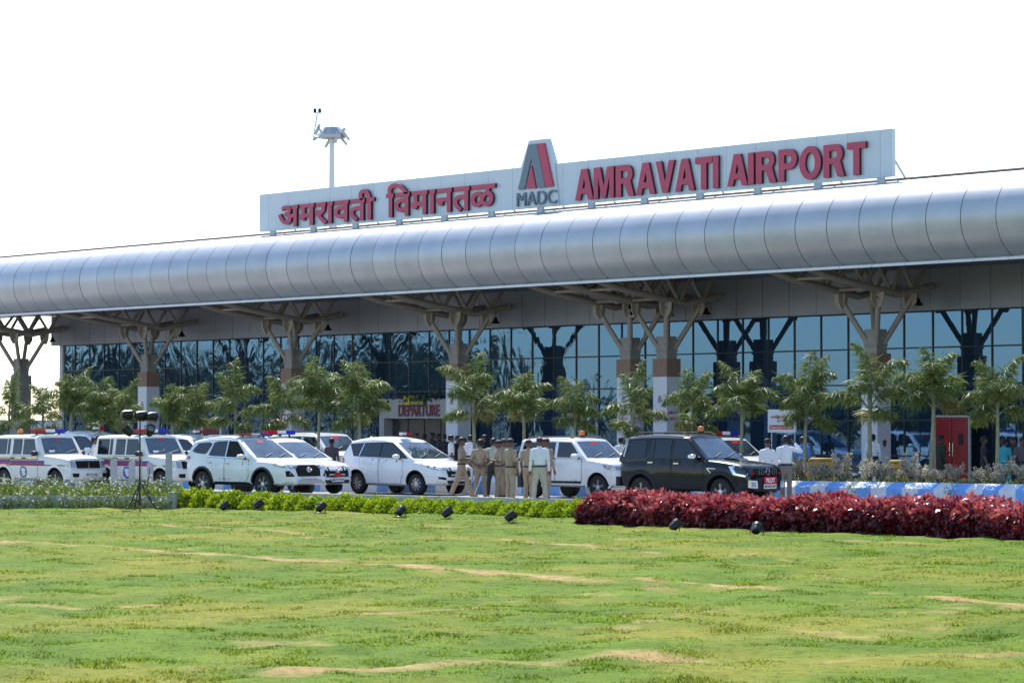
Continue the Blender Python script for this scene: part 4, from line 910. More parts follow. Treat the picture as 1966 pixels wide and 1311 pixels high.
def scorpio(pos, yaw, label):
    sp = dict(W=1.82, ends=(-2.12, 2.24), wx=(-1.33, 1.35), r=.375, cat='suv', belt=1.24, roof=1.88, wb_=.86, wr_=.72, shoulder=.06,
              w=[(-2.12, .76), (-1.98, .86), (-1.5, .9), (1.5, .905), (2.0, .84), (2.16, .76), (2.24, .66)], top=[(-2.12, 1.2), (-1.0, 1.24), (.6, 1.22), (1.1, 1.2), (1.8, 1.12), (2.1, 1.03), (2.2, .85), (2.24, .6)],
              bot=[(-2.12, .5), (-1.8, .4), (1.6, .38), (2.24, .42)], cab=((-2.08, 1.24), (-1.84, 1.83), (.18, 1.84), (.9, 1.22)))
    c = base_car('suv', 'parked_suv', label, pos, yaw, sp, 'black_paint', None)
    c.arches(sp['wx'], .375, 'grey_plastic', .12); c.wheels(sp['wx'], .375, 5, steer=-.1)
    windscreen(c, .74, .62, 1.27, 1.78); wipers(c, .7, 0, 1.27)
    for a in ([(-1.8, 1.3), (-1.2, 1.29), (-1.2, 1.72), (-1.68, 1.72), (-1.76, 1.66)], [(-1.08, 1.29), (-.92, 1.28), (-.92, 1.74), (-1.0, 1.73)], [(-.88, 1.28), (-.34, 1.27), (-.34, 1.75), (-.88, 1.74)], [(-.22, 1.27), (.62, 1.26), (.46, 1.46), (.18, 1.74), (-.22, 1.75)]): c.both('side_window', a, 'car_glass', .01)
    c.both('window_vent', [(-1.96, 1.3), (-1.9, 1.3), (-1.82, 1.72), (-1.87, 1.72)], 'plate_white', .011)
    for i in range(7): z = 1.34 + i * .055; x = -1.92 + (z - 1.3) * .2; c.both('vent_mark', [(x - .012, z), (x + .02, z + .01), (x + .02, z + .028), (x - .012, z + .018)], 'ink_black', .014)
    c.both('cladding', [(-2.1, .5), (-.95, .46), (.86, .46), (.92, .76), (-.95, .78), (-2.1, .84)], 'grey_plastic', .008)
    c.door([(-.95, .45), (-1.12, .85), (-1.14, 1.25), (-.29, 1.24), (-.29, .45)], 'black_paint', -.98, 1.14); c.door([(-.26, .45), (-.26, 1.24), (.78, 1.23), (.82, .7), (.74, .45)], 'black_paint', -.1, 1.12)
    c.both('door_cladding', [(-1.05, .46), (-.29, .46), (-.29, .77), (-1.12, .77)], 'grey_plastic', .012); c.both('door_cladding', [(-.25, .46), (.72, .46), (.8, .74), (-.25, .77)], 'grey_plastic', .012)
    for sd in (-1, 1):
        tr = [Vector((x, 0, z)) for x, z in ((.93, 1.0), (1.22, .99), (1.06, .88), (.93, 1.0))]; tp = [(c.bvh.ray_cast(Vector((p.x, sd * 3, p.z)), Vector((0, -sd, 0)))[0] or p) + Vector((0, sd * .012, 0)) for p in tr]
        MB().tube(tp, .014, 6).build('side_vent', 'chrome', c.root)
        c.decal('headlight', [(1.62, 1.06), (1.78, .84), (2.1, .78), (2.16, .86), (2.1, 1.0), (1.85, 1.08)], 's', 'chrome', .01, side=sd); c.decal('headlight', [(1.76, 1.02), (1.86, .88), (2.1, .83), (2.12, .95), (1.9, 1.04)], 's', 'car_glass', .016, side=sd)
        c.decal('headlight', [(sd * .52, .84), (sd * .72, .82), (sd * .78, .98), (sd * .54, 1.0)], 'f', 'car_glass', .016); c.decal('indicator', [(sd * .54, .84), (sd * .66, .83), (sd * .67, .89), (sd * .54, .9)], 'f', 'red_lens', .02)
        MB().prism([(sd * .5, .48), (sd * .78, .5), (sd * .80, .7), (sd * .52, .68)], 0, .03, lambda u, v, w: Vector((2.30 - .28 * max(0, abs(u) - .4) + w, u, v))).build('fog_lamp', 'chrome', c.root, smooth=False)
        MB().prism([(sd * .56, .52), (sd * .70, .53), (sd * .72, .66), (sd * .58, .65)], .03, .034, lambda u, v, w: Vector((2.30 - .28 * max(0, abs(u) - .4) + w, u, v))).build('fog_lens', 'lamp_glass', c.root, smooth=False)
        MB().tube([(-1.75, sd * .6, 1.86), (-1.6, sd * .62, 1.93), (-.1, sd * .62, 1.95), (.1, sd * .6, 1.86)], .022, 6).build('roof_rail', 'black_plastic', c.root)
    c.decal('grille', [(-.46, .82), (.46, .82), (.5, .93), (.44, 1.0), (-.44, 1.0), (-.5, .93)], 'f', 'dark_void', .014)
    for y in (-.38, -.29, -.2, .2, .29, .38): MB().box((2.262 - abs(y) * .05, y, .915), (.03, .03, .15)).build('grille_slat', 'chrome', c.root, smooth=False)
    c.oval('grille_emblem', 2.255, 0, .915, .075, .085, 'chrome', .01, inner=False); MB().box((2.255, 0, .93), (.02, .07, .06)).build('grille_emblem', 'grey_plastic', c.root, smooth=False)
    bp = MB(); secs = []
    for y in (-.86, -.7, -.4, 0, .4, .7, .86): f = 2.31 - .26 * (abs(y) / .86) ** 3; secs.append([(1.8, y, .42), (f - .04, y, .40), (f, y, .48), (f, y, .7), (f - .06, y, .76), (1.8, y, .78)])
    loft(bp, secs); bp.build('bumper', 'grey_plastic', c.root, angle=40)
    c.plate(2.33, .53, 0, 'MH 20 EE 1027', 'PILOT', .54)
    link('lettering', text_mesh('lettering', 'POLICE', .32, .075, .003, ['ink_white'], .02, Matrix.Translation((.36, -.12, 1.70)) @ Matrix.Rotation(R(90), 4, 'Z') @ Matrix.Rotation(R(-46), 4, 'X')), c.root)
    c.mirror_(.55, 1.3, 'chrome', 1.02); c.beacon(.05, 0, 1.95)
    MB().prism([(.9, 1.2), (1.5, 1.2), (1.4, 1.26), (1.0, 1.27)], -.22, .22, lambda u, v, w: Vector((u, w, v))).build('bonnet_scoop', 'black_paint', c.root, smooth=False)
    MB().box((-2.14, 0, .62), (.14, 1.7, .26)).build('rear_bumper', 'grey_plastic', c.root, smooth=False)
    MB().tube([(-2.2, -.62, .5), (-2.28, -.62, .5), (-2.28, -.62, .72), (-2.2, -.62, .72)], .025, 6).build('tow_guard', 'chrome', c.root)
    return c

def park(fn, x, y, W_, yaw, *a, **kw):               # near-side wheels' mid-point on the ground and heading from the facade line
    q = G(x, y); th = R(yaw); n = Vector((-math.sin(th), math.cos(th), 0)); p = q + n * (W_ / 2 - .1)
    return fn((p.x, p.y, 0), th, *a, **kw)
park(jeep, 57, 942.5, 1.74, 5.5, 'cream police jeep farthest from the black vehicle, orange beacon on its roof', 'emblem_grey').beacon(-1.5, 0, 1.86)
park(jeep, 256, 944, 1.74, 6, 'cream police jeep with a round violet door emblem behind the lamp tripod', 'emblem_blue')
park(fortuner, 450, 953, 1.855, 4.5, 'white sport utility with dark rear glass and low light bar, beside the lime shrubs')
park(innova, 512, 947.6, 1.83, 3.5, 'white car with large black chrome edged grille half hidden behind another', 'chrome', bar=True)
park(innova, 744, 948.8, 1.83, 1.8, 'white people carrier standing alone with clear wheels and small roof light', steer=.1)
park(tuv, 1086, 957, 1.8, 2.5, 'white boxy vehicle with an orange roof beacon beside the police group')
park(scorpio, 1308, 970, 1.82, 6.5, 'black sport utility with a red PILOT plate behind the red hedge')
park(tuv, 1362, 950, 1.8, 4, 'white police vehicle with a red and blue bar behind the black one', beacon=False, bar=True)
park(tuv, 596, 936, 1.8, 6, 'white vehicle with dark windscreen under the palms beyond the parked cars', beacon=False).root.scale = (1.06,) * 3
park(innova, 158, 931, 1.83, 5, 'tall white van parked beyond the two police jeeps', scale=1.09)
park(innova, 350, 936, 1.83, 6, 'white car squeezed between a police jeep and a white sport utility', scale=1.03)
# ------------------------------------------------------------------ vegetation
def leaf_quads(pos, dirs, side, ln, wd, bend=.25):     # arrays -> folded leaf blades (two quads each)
    up = np.cross(side, dirs); m = pos + dirs * (ln * .5)[:, None] ; e = pos + dirs * ln[:, None] - up * (ln * bend)[:, None]
    w = side * wd[:, None]
    V = np.stack([pos - w * .35, pos + w * .35, m + w, m - w, e + w * .12, e - w * .12], 1).reshape(-1, 3)
    b0 = np.arange(len(pos))[:, None] * 6
    return V, np.concatenate([b0 + np.array([0, 1, 2, 3]), b0 + np.array([3, 2, 4, 5])], 0)
def nrm(v): return v / np.maximum(np.linalg.norm(v, axis=-1, keepdims=True), 1e-6)
def palm_crown(seed, n=10, big=1.):
    g = np.random.default_rng(seed); Vs, Fs, Ms, off = [], [], [], 0
    for i in range(n):
        az = i * 2.399 + g.uniform(-.35, .35); t_ = i / (n - 1.); low = (seed * .37) % 1.
        el = R(lerp(87, 46, t_ ** .8) + g.uniform(-9, 9)); L = (g.uniform(1.3, 1.65) if t_ < .8 else g.uniform(1.0, 1.3)) * big
        z0 = lerp(2.45, lerp(2.1, 1.35, low), t_ ** 1.3) * big; p = np.array([0, 0, z0]); pts = [p]; d = np.array([math.cos(az) * math.cos(el), math.sin(az) * math.cos(el), math.sin(el)])
        K = 18; droop = g.uniform(.14, .23) * (1.0 if i > 1 else .5); hz = np.array([math.cos(az), math.sin(az), 0])
        for k in range(K):
            d = d + (np.array([0, 0, -1.]) + hz * .35) * droop * (.15 + 1.9 * (k / K) ** 1.4); d = d / np.linalg.norm(d); p = p + d * L / K; pts.append(p)
        pts = np.array(pts)
        dry = 1 if (t_ > .8 and g.random() < .25) else 0
        mb = MB(); mb.tube([tuple(q) for q in pts], [.024 * (1 - .8 * k / K) + .004 for k in range(K + 1)], 4)
        Vs.append(np.array(mb.v)); q = np.array([f for f in mb.f if len(f) == 4]); Fs.append(q + off); Ms += [2] * len(q); off += len(mb.v)
        m = 92; s = np.repeat(np.linspace(.2, .995, m), 2); idx = np.minimum((s * K).astype(int), K - 1); fr = s * K - idx
        pos = pts[idx] * (1 - fr)[:, None] + pts[idx + 1] * fr[:, None]; tan = nrm(pts[idx + 1] - pts[idx]); sg = np.tile([1., -1.], m)
        lat = nrm(np.cross(tan, np.array([0, 0, 1.]) + 1e-3)); upv = np.cross(lat, tan)
        pl = g.choice([-.55, .05, .6], 2 * m) + g.normal(0, .18, 2 * m)
        dr = nrm(lat * sg[:, None] * g.uniform(.6, 1., 2 * m)[:, None] + tan * g.uniform(.15, .6, 2 * m)[:, None] + upv * pl[:, None] + np.array([0, 0, -.5]))
        ln = (.36 * np.sin(np.clip(s * .95 + .1, 0, 1) * math.pi) ** .55 + .08) * g.uniform(.75, 1.15, 2 * m) * big
        sd_ = nrm(np.cross(dr, nrm(upv + g.normal(0, .7, (2 * m, 3)))))
        V, Fq = leaf_quads(pos, dr, sd_, ln, np.full(2 * m, .0135 * big), .5)
        Vs.append(V); Fs.append(Fq + off); off += len(V)
        Ms += [1 if dry else 0] * len(Fq)
    return np_mesh('crown', np.concatenate(Vs), np.concatenate(Fs), ['palm_leaf', 'palm_dry', 'palm_trunk'], Ms)
PALMS = [(14, 718), (82, 728), (133, 708), (190, 722), (240, 727), (330, 732), (370, 732), (455, 702), (535, 706), (612, 688), (690, 694), (912, 676), (1007, 708), (1102, 722), (1212, 705), (1328, 694), (1425, 698), (1545, 680), (1668, 662), (1790, 662), (1914, 680)]
words = ['first', 'second', 'third', 'fourth', 'fifth', 'sixth', 'seventh', 'eighth', 'ninth', 'tenth', 'eleventh', 'twelfth', 'thirteenth', 'fourteenth', 'fifteenth', 'sixteenth', 'seventeenth', 'eighteenth', 'nineteenth', 'twentieth', 'last']
crowns = [palm_crown(40 + i, 8 + (i * 2) % 5) for i in range(7)]
trunks = []
for i in range(3):
    mb = MB(); k = [(.03 * math.sin(i + j), .03 * math.cos(i * 2 + j), z) for j, z in enumerate((-.3, .3, .9, 1.6, 2.2, 2.65))]
    mb.tube(k, [.075, .062, .055, .05, .055, .03], 9); o = mb.build('trunk', 'palm_trunk'); trunks.append(o.data); bpy.data.objects.remove(o)
near = {0: 'before the bare end column', 1: 'standing against the open sky', 2: 'at the corner of the glass front', 9: 'beside the wrapped column near the entrance', 10: 'beside the departure portal', 11: 'before the wrapped column right of the entrance', 13: 'short one with a low drooping frond', 14: 'before the paired wrapped columns', 18: 'before the wrapped column near the yellow barrier', 19: 'beside the red double door cabinet', 20: 'by the woman in turquoise'}
for i, (x, yt) in enumerate(PALMS):
    D = plant_y(U(x, 59.5)) + 1.6; D = plant_y(U(x, D)) + 1.6; b0 = P(x, HY, D); top = P(x, yt, D).z
    o = empty('palm_tree', (b0.x, b0.y, .5), rnd.uniform(0, 6.28), 'young feathery palm %s' % near[i] if i in near else 'young feathery palm, %s of the planter row counting from the lamp tripod end' % words[i], 'palm tree', 'young palms along the planter')
    s = (top - .5) / 3.72; q_ = rnd.uniform(.9, 1.15); o.scale = (s * q_, s * q_, s); o.rotation_euler.x = R(rnd.uniform(-3, 3)); o.rotation_euler.y = R(rnd.uniform(-3, 3))
    link('trunk', trunks[i % 3], o); link('crown', crowns[(i * 3) % 7], o, None, (0, 0, i * 1.3))

def leafy(g, n, pos, ln, wd, upb=.4, bend=.2):
    d = nrm(g.normal(0, 1, (n, 3)) + np.array([0, 0, upb])); sd = nrm(np.cross(d, g.normal(0, 1, (n, 3)))); return leaf_quads(pos, d, sd, ln, wd, bend)
def along(x0, y0, x1, y1, z, t): a, c = G(x0, y0, z), G(x1, y1, z); return a.lerp(c, t)
# red hedge
def red_hedge():
    g = np.random.default_rng(5); a, c = G(1106, 1003, LAWN), G(2060, 1041, LAWN); ax = (c - a); L = ax.length; ax = ax / L; nn = Vector((-ax.y, ax.x, 0))
    wd_, n = 1.7, 52000
    s = g.random(n) * L; q = g.random(n); th = g.random(n)
    hh = .68 + .22 * (vnoise(s, s * 0, .9, 31) - .5) + .22 * (vnoise(s, s * 0, 2.6, 32) - .5); hh = hh * np.clip(.55 + s * 1.2, 0, 1)
    # front face, top and a little of the back: a rounded profile, leaves in its outer shell
    t = th * 1.35; lump = .13 * (vnoise(s, t * 2, 2.2, 33) - .5) + .1 * (vnoise(s, t * 3, 5., 34) - .5)
    ang = np.pi * t / 1.35 * .92; cy = -np.cos(ang); cz = np.sin(ang)
    yy = np.sign(cy) * np.abs(cy) ** .5 * (wd_ / 2 + lump); zz = np.abs(cz) ** .55 * (hh + lump)
    sh = 1 - .28 * q ** 2; yy = yy * sh + wd_ / 2; zz = zz * (1 - .2 * q ** 2) * (.98)
    zz = np.where(th < .2, g.random(n) * hh * .75, zz)
    pos = np.stack([a.x + ax.x * s + nn.x * yy, a.y + ax.y * s + nn.y * yy, LAWN + zz], -1)
    out = nrm(np.stack([nn.x * (yy - wd_ / 2), nn.y * (yy - wd_ / 2), (zz - .45) * 1.0], -1))
    d = nrm(out * .9 + g.normal(0, .6, (n, 3)) + np.array([0, 0, -.25])); sd = nrm(np.cross(d, out + g.normal(0, .4, (n, 3))))
    ln = g.uniform(.07, .19, n); V, Fq = leaf_quads(pos, d, sd, ln, ln * .3, .22)
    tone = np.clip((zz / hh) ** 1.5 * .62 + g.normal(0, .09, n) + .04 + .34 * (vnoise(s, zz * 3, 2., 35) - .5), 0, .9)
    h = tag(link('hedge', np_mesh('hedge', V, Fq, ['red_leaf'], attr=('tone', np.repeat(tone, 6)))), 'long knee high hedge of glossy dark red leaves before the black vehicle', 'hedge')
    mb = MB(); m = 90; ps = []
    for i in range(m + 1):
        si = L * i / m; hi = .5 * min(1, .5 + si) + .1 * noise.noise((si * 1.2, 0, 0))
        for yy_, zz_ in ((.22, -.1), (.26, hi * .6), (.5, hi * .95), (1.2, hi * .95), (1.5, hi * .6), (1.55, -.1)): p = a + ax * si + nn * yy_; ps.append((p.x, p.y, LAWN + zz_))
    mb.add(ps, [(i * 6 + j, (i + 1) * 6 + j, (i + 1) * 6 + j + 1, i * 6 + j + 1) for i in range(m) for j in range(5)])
    mb.build('inner_core', 'maroon', h, angle=180)  # solid dark core added inside the hedge, blocks the view through the leaves
red_hedge()
# lime shrubs in front of the kerb: one low bush after another
def lime_bush(seed):
    g = np.random.default_rng(seed); n = 1500
    u = g.random(n) * 6.283; r = np.sqrt(g.random(n)); z = (1 - r ** 2.2) * .42 * (.75 + .5 * vnoise(np.cos(u) * r, np.sin(u) * r, 4., seed)) * g.uniform(.6, 1.05, n)
    pos = np.stack([np.cos(u) * r * .52, np.sin(u) * r * .42, z], -1); out = nrm(pos - np.array([0, 0, -.1]))
    d = nrm(out + g.normal(0, .5, (n, 3)) + np.array([0, 0, .5])); sd = nrm(np.cross(d, g.normal(0, 1, (n, 3)))); ln = g.uniform(.05, .1, n)
    V, Fq = leaf_quads(pos, d, sd, ln, ln * .3, .1); return np_mesh('foliage', V, Fq, ['shrub_lime'])
lb = [lime_bush(60 + i) for i in range(5)]
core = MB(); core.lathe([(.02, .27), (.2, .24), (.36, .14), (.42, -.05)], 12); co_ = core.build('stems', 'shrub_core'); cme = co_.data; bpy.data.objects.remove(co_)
n = 27
for i in range(n):
    x = lerp(340, 1104, i / (n - 1.)); x = x + rnd.uniform(-5, 5); y = lerp(968.5, 998, (x - 325) / 780.)
    D = 49.
    for _ in range(6): D = kerb_y(U(x, D)) - .62
    p = P(x, HY, D); tall = lerp(1.18, .86, min(1, max(0, (x - 340) / 330))) * rnd.uniform(.9, 1.14)
    o = empty('lime_shrub', (p.x, p.y, LAWN - .01), rnd.uniform(0, 6.28), 'low lime green shrub in the row along the foot of the kerb', 'shrub', 'lime green shrubs along the kerb')
    o.scale = (rnd.uniform(1.0, 1.25),) * 2 + (tall,)
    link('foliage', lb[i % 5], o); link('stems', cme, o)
# white flowering weeds by the jeeps
def flower_bed():
    g = np.random.default_rng(9); n = 2500; Vs, Fs, Ms, off = [], [], [], 0
    a, c = G(-120, 973, LAWN), G(318, 975.5, LAWN); t = g.random(n); dep = g.random(n) * 2.1 - .15
    ax = np.array(c - a); nn = np.array([-ax[1], ax[0], 0]); nn /= np.linalg.norm(nn)
    base = np.array(a) + ax * t[:, None] + nn * dep[:, None]; bk = KB.y + LM * (base[:, 0] - KB.x); base[:, 2] = np.where(base[:, 1] > bk - .1, 0., LAWN - .03)
    h = g.uniform(.12, .62, n) * (.6 + .5 * vnoise(t * 40, t * 0, 1, 3)); lean = np.stack([g.normal(0, .13, n), g.normal(0, .13, n), h], -1)
    tip = base + lean; sd = nrm(np.cross(lean, g.normal(0, 1, (n, 3)))) * .006
    V = np.stack([base - sd, base + sd, tip + sd * .6, tip - sd * .6], 1).reshape(-1, 3); Vs.append(V); Fs.append(np.arange(n * 4).reshape(-1, 4)); Ms += [0] * n; off += n * 4
    m = n * 5; k = np.repeat(np.arange(n), 5); f = g.random(m) ** .7; pos = base[k] + lean[k] * f[:, None]
    V, Fq = leafy(g, m, pos, g.uniform(.05, .11, m), g.uniform(.008, .018, m)); Vs.append(V); Fs.append(Fq + off); Ms += [0] * len(Fq); off += len(V)
    sel = np.where(g.random(n) < .2)[0]; kk = np.repeat(sel, 5); m = len(kk); pos = tip[kk] + g.normal(0, .006, (m, 3))
    V, Fq = leafy(g, m, pos, g.uniform(.03, .055, m), g.uniform(.012, .02, m), .2); Vs.append(V); Fs.append(Fq + off); Ms += [1] * len(Fq); off += len(V)
    m = 4200; tt = np.clip(.1 + g.random(m) * .9, 0, 1); pos = np.array(a) + ax * tt[:, None] + nn * (g.random(m) * 1.1 + .5)[:, None]; pos[:, 2] = np.where(pos[:, 1] > KB.y + LM * (pos[:, 0] - KB.x), 0, LAWN) + g.random(m) * .36 * vnoise(tt * 60, tt * 0, 1, 4)
    V, Fq = leafy(g, m, pos, g.uniform(.06, .12, m), g.uniform(.015, .03, m), .6); Vs.append(V); Fs.append(Fq + off); Ms += [2] * len(Fq)
    tag(link('flowering_weeds', np_mesh('flowering_weeds', np.concatenate(Vs), np.concatenate(Fs), ['weed_leaf', 'petal_white', 'shrub_lime'], Ms)), 'thin flowering weeds dotted with small white blooms before the police jeeps', 'flowers', kind='stuff')
flower_bed()
# grey leaved shrubs and ground cover in the planter
def grey_shrub(seed):
    g = np.random.default_rng(seed); mb = MB(); Vs, Fs, off = [], [], 0; tips = []
    for i in range(8):
        a = g.random() * 6.28; l = g.uniform(.5, .95); p0 = Vector((0, 0, 0)); p1 = Vector((math.cos(a) * .12, math.sin(a) * .12, l * .5)); p2 = Vector((math.cos(a) * g.uniform(.12, .34), math.sin(a) * .25, l)); mb.tube([p0, p1, p2], [.014, .01, .005], 5); tips.append((p1, p2))
    pos = np.concatenate([np.array(p1)[None] + (np.array(p2) - np.array(p1))[None] * g.random(70)[:, None] * 1.05 + g.normal(0, .045, (70, 3)) for p1, p2 in tips]); n = len(pos)
    V, Fq = leafy(g, n, pos, g.uniform(.05, .1, n), g.uniform(.014, .024, n), .8); return np_mesh('foliage', V, Fq, ['grey_leaf']), mb
gsm = [grey_shrub(80 + i) for i in range(4)]
for i, (x, yt, dd) in enumerate(((1523, 872, .8), (1540, 886, .9), (1571, 884, .9), (1590, 884, 1.0), (1613, 862, .8), (1616, 896, .7), (1668, 874, .9), (1692, 876, 1.0), (1724, 890, .9), (1750, 864, 1.0), (1771, 888, .8), (1803, 892, .8), (1836, 886, .9), (1883, 894, .8), (1905, 888, 1.), (1925, 874, .8), (1958, 884, .9), (936, 872, 1.1), (1000, 880, 1.1))):
    p = P(x, HY, 58.5); D = plant_y(p.x) + dd + .1; D = plant_y(U(x, D)) + dd + .1; b0 = P(x, HY, D); h = P(x, yt, D).z - .5
    fm, sm = gsm[i % 4]; o = empty('grey_shrub', (b0.x, b0.y, .48), rnd.uniform(0, 6.28), 'pale grey leaved shrub growing in the striped planter', 'shrub', 'grey leaved shrubs in the planter')
    o.scale = (1.0, 1.0, h / .98); link('foliage', fm, o); 
    if i < 4: st_ = sm.build('stems', 'bark', o); gsm[i] = (fm, sm); sm.me = st_.data
    else: link('stems', sm.me, o)
def cover():
    g = np.random.default_rng(12); n = 9000; x = g.uniform(-72, -30, n); dy = g.random(n) ** 1.6 * 3.3 + .42; pos = np.stack([x, Q.y + KM * (x - Q.x) + dy, np.full(n, .5) + g.random(n) * .12], -1)
    tr = g.random(n) < .04; pos[tr, 1] -= .25 + dy[tr] * .9; pos[tr, 2] -= g.random(tr.sum()) * .3 + .02; pos[tr, 0] = np.round(pos[tr, 0] / 3.1) * 3.1 + g.normal(0, .07, tr.sum()); pos[tr, 1] = Q.y + KM * (pos[tr, 0] - Q.x) - .03 + np.clip((pos[tr, 2] - .4), 0, .16) * 2
    V, Fq = leafy(g, n, pos, g.uniform(.05, .1, n), g.uniform(.012, .025, n), .4); tag(link('ground_cover', np_mesh('ground_cover', V, Fq, ['weed_leaf'])), 'low green ground cover spilling over the striped planter edge', 'ground cover', kind='stuff')
cover()
# the wood across the grounds, behind the viewer: only its reflection in the terminal glass is seen
def woods():
    g = np.random.default_rng(21); Vs, Fs, Ms, off = [], [], [], 0
    for i in range(150):
        phi = R(g.uniform(46.5, 60) if i < 104 else g.uniform(32, 46.5)); y = g.uniform(-75, -28); x = -(149.3 - y) * math.tan(phi); h = (g.uniform(9, 13) if phi > R(47.5) else g.uniform(6., 9.5) if phi > R(46) else g.uniform(4.5, 7.)); w = h * .42
        mb = MB(); mb.tube([(x, y, -.5), (x + .3, y, h * .35), (x, y, h * .8)], [.25, .18, .04], 6)
        for k in range(9): a = g.random() * 6.28; mb.tube([(x, y, h * g.uniform(.3, .6)), (x + math.cos(a) * w * .8, y + math.sin(a) * w * .8, h * g.uniform(.6, 1.0))], [.08, .02], 4)
        q = np.array([f for f in mb.f if len(f) == 4]); Vs.append(np.array(mb.v)); Fs.append(q + off); Ms += [1] * len(q); off += len(mb.v)
        n = 750; c = nrm(g.normal(0, 1, (n, 3))) * (g.random(n) ** .4)[:, None]; cl = vnoise(c[:, 0] * 2 + i, c[:, 2] * 2, 1.6, i); c = c[cl > .38]; n = len(c)
        pos = np.array([x, y, h * .62]) + c * np.array([w, w, h * .4]); V, Fq = leafy(g, n, pos, g.uniform(.35, .7, n), g.uniform(.1, .2, n)); Vs.append(V); Fs.append(Fq + off); Ms += [0] * len(Fq); off += len(V)
    tag(link('woods', np_mesh('woods', np.concatenate(Vs), np.concatenate(Fs), ['wood_leaf', 'bark'], Ms)), 'distant belt of dark trees mirrored in the terminal glass', 'woods', kind='stuff')
woods()
# ------------------------------------------------------------------ small things
# PAR lamps on the lawn, the tripod of lamps, bollards, barriers, signs, cabinet
def par_lamp(name, o, M=None):
    M = M or Matrix.Identity(4)
    T = M @ Matrix.Translation((0, 0, .24)) @ Matrix.Rotation(R(-52), 4, 'X')
    MB().lathe([(.05, -.2), (.11, -.18), (.135, -.1), (.14, .02), (.155, .03), (.155, .14), (.135, .14), (.135, .05)], 16, T).build('housing', 'lamp_black', o, angle=50)
    MB().lathe([(.13, .06), (.13, .075)], 16, T).build('lens', 'lamp_glass', o, smooth=False)
    MB().tube([M @ Vector(p) for p in ((-.175, .0, .25), (-.19, .0, .06), (-.12, .02, .03), (.12, .02, .03), (.19, 0, .06), (.175, 0, .25))], .014, 6).build('yoke', 'lamp_black', o)
    for sx in (-1, 1):
        for sy in (-1, 1): MB().tube([M @ Vector((sx * .12, .02, .035)), M @ Vector((sx * .2, sy * .15, 0))], .012, 5).build('leg', 'lamp_black', o)
FL = [(357, 973, 'first'), (432, 977.5, 'second'), (497, 980, 'third'), (616, 986, 'fourth'), (769, 990, 'fifth'), (859, 995.5, 'sixth'), (981, 1004.5, 'seventh'), (1144, 1002, 'eighth'), (1297, 1016, 'ninth'), (1453, 1026, 'tenth')]
for i, (x, y, w_) in enumerate(FL):
    p = G(x, y, LAWN); o = empty('floodlight', (p.x, p.y, float(lawn_z(np.array([p.x]), np.array([p.y]))[0])), AZ + R(rnd.uniform(-40, 10) - 30), 'black lamp on the lawn, %s from the tripod, %s' % (w_, 'by the lime shrubs' if i < 7 else 'by the red hedge'), 'floodlight', 'black lamps along the lawn edge'); o.scale = (.82, .82, .74)
    par_lamp('floodlight', o)
p = G(268, 977, LAWN); o = empty('lamp_tripod', (p.x, p.y, LAWN), AZ, 'tall black tripod stand carrying six black stage lamps before the police jeep', 'lamp stand')
zt = P(268, 806, p.y).z - LAWN; zs = P(268, 925, p.y).z - LAWN
MB().tube([(0, 0, .1), (0, 0, zt)], [.032, .022], 8).build('pole', 'lamp_black', o)
for k in range(3):
    a = R(20 + 120 * k); MB().tube([(math.cos(a) * .48, math.sin(a) * .48, .0), (0, 0, zs)], .02, 6).build('leg', 'lamp_black', o); MB().tube([(math.cos(a) * .3, math.sin(a) * .3, .3 * zs / .8), (0, 0, .18)], .013, 5).build('brace', 'lamp_black', o)
MB().tube([(-.5, 0, zt), (.5, 0, zt)], .022, 6).build('cross_bar', 'lamp_black', o)
MB().tube([(-.4, 0, zt - .42), (.45, 0, zt - .42)], .018, 6).build('cross_bar', 'lamp_black', o)
for j, (x, z) in enumerate(((-.36, zt + .16), (.03, zt + .13), (.36, zt + .1), (-.38, zt - .3), (.3, zt - .3), (.05, zt - .34))):
    if j == 5: continue
    h = link('stage_lamp', None, o, (x, 0, z), (R(10 if j < 3 else 150), 0, R((-60, -50, -40, -80, 20, 0)[j]))); M = Matrix.Translation((0, 0, -.2))
    MB().lathe([(.05, -.2), (.1, -.18), (.13, -.08), (.14, .12), (.12, .12), (.12, .05)], 14, Matrix.Rotation(R(-100), 4, 'X')).build('housing', 'lamp_black', h, angle=50)
    MB().lathe([(.12, .06), (.12, .07)], 14, Matrix.Rotation(R(-100), 4, 'X')).build('lens', 'lamp_glass', h, smooth=False)
    MB().tube([(-.15, 0, 0), (-.15, 0, -.16), (.15, 0, -.16), (.15, 0, 0)], .012, 5).build('yoke', 'lamp_black', h)
cpt = [Vector((.3, 0, 1.2)), Vector((.2, .05, .6)), Vector((.35, .0, .2)), Vector((.75, -.1, .03)), Vector((1.2, 0, .02))]
MB().tube(cpt, .012, 5).build('cable', 'grey_plastic', o)
for i, (x, yt, yb, w_) in enumerate(((218, 880, 948, 'before the rear wheel of the jeep with the violet emblem'), (253, 884, 946, 'by the violet door emblem'), (288, 886, 946, 'between the tripod and the jeep front wheel'), (324, 868, 952, 'tallest, where the kerb steps back'))):
    p = G(x, yb, 0); h = P(x, yt, p.y).z
    mb = MB(); w2 = .1; mb.prism([(-w2, 0), (w2, 0)] + [(w2 * math.cos(R(a)), h - w2 + w2 * math.sin(R(a))) for a in range(0, 181, 20)], -.05, .05, lambda u, v, w: Vector((u, w, v)))
    o = mb.build('bollard', 'bollard_grey'); o.location = (p.x, p.y, 0); o.rotation_euler = (0, 0, AZ); tag(o, 'pale round topped bollard ' + w_, 'bollard', 'bollards by the police jeeps')
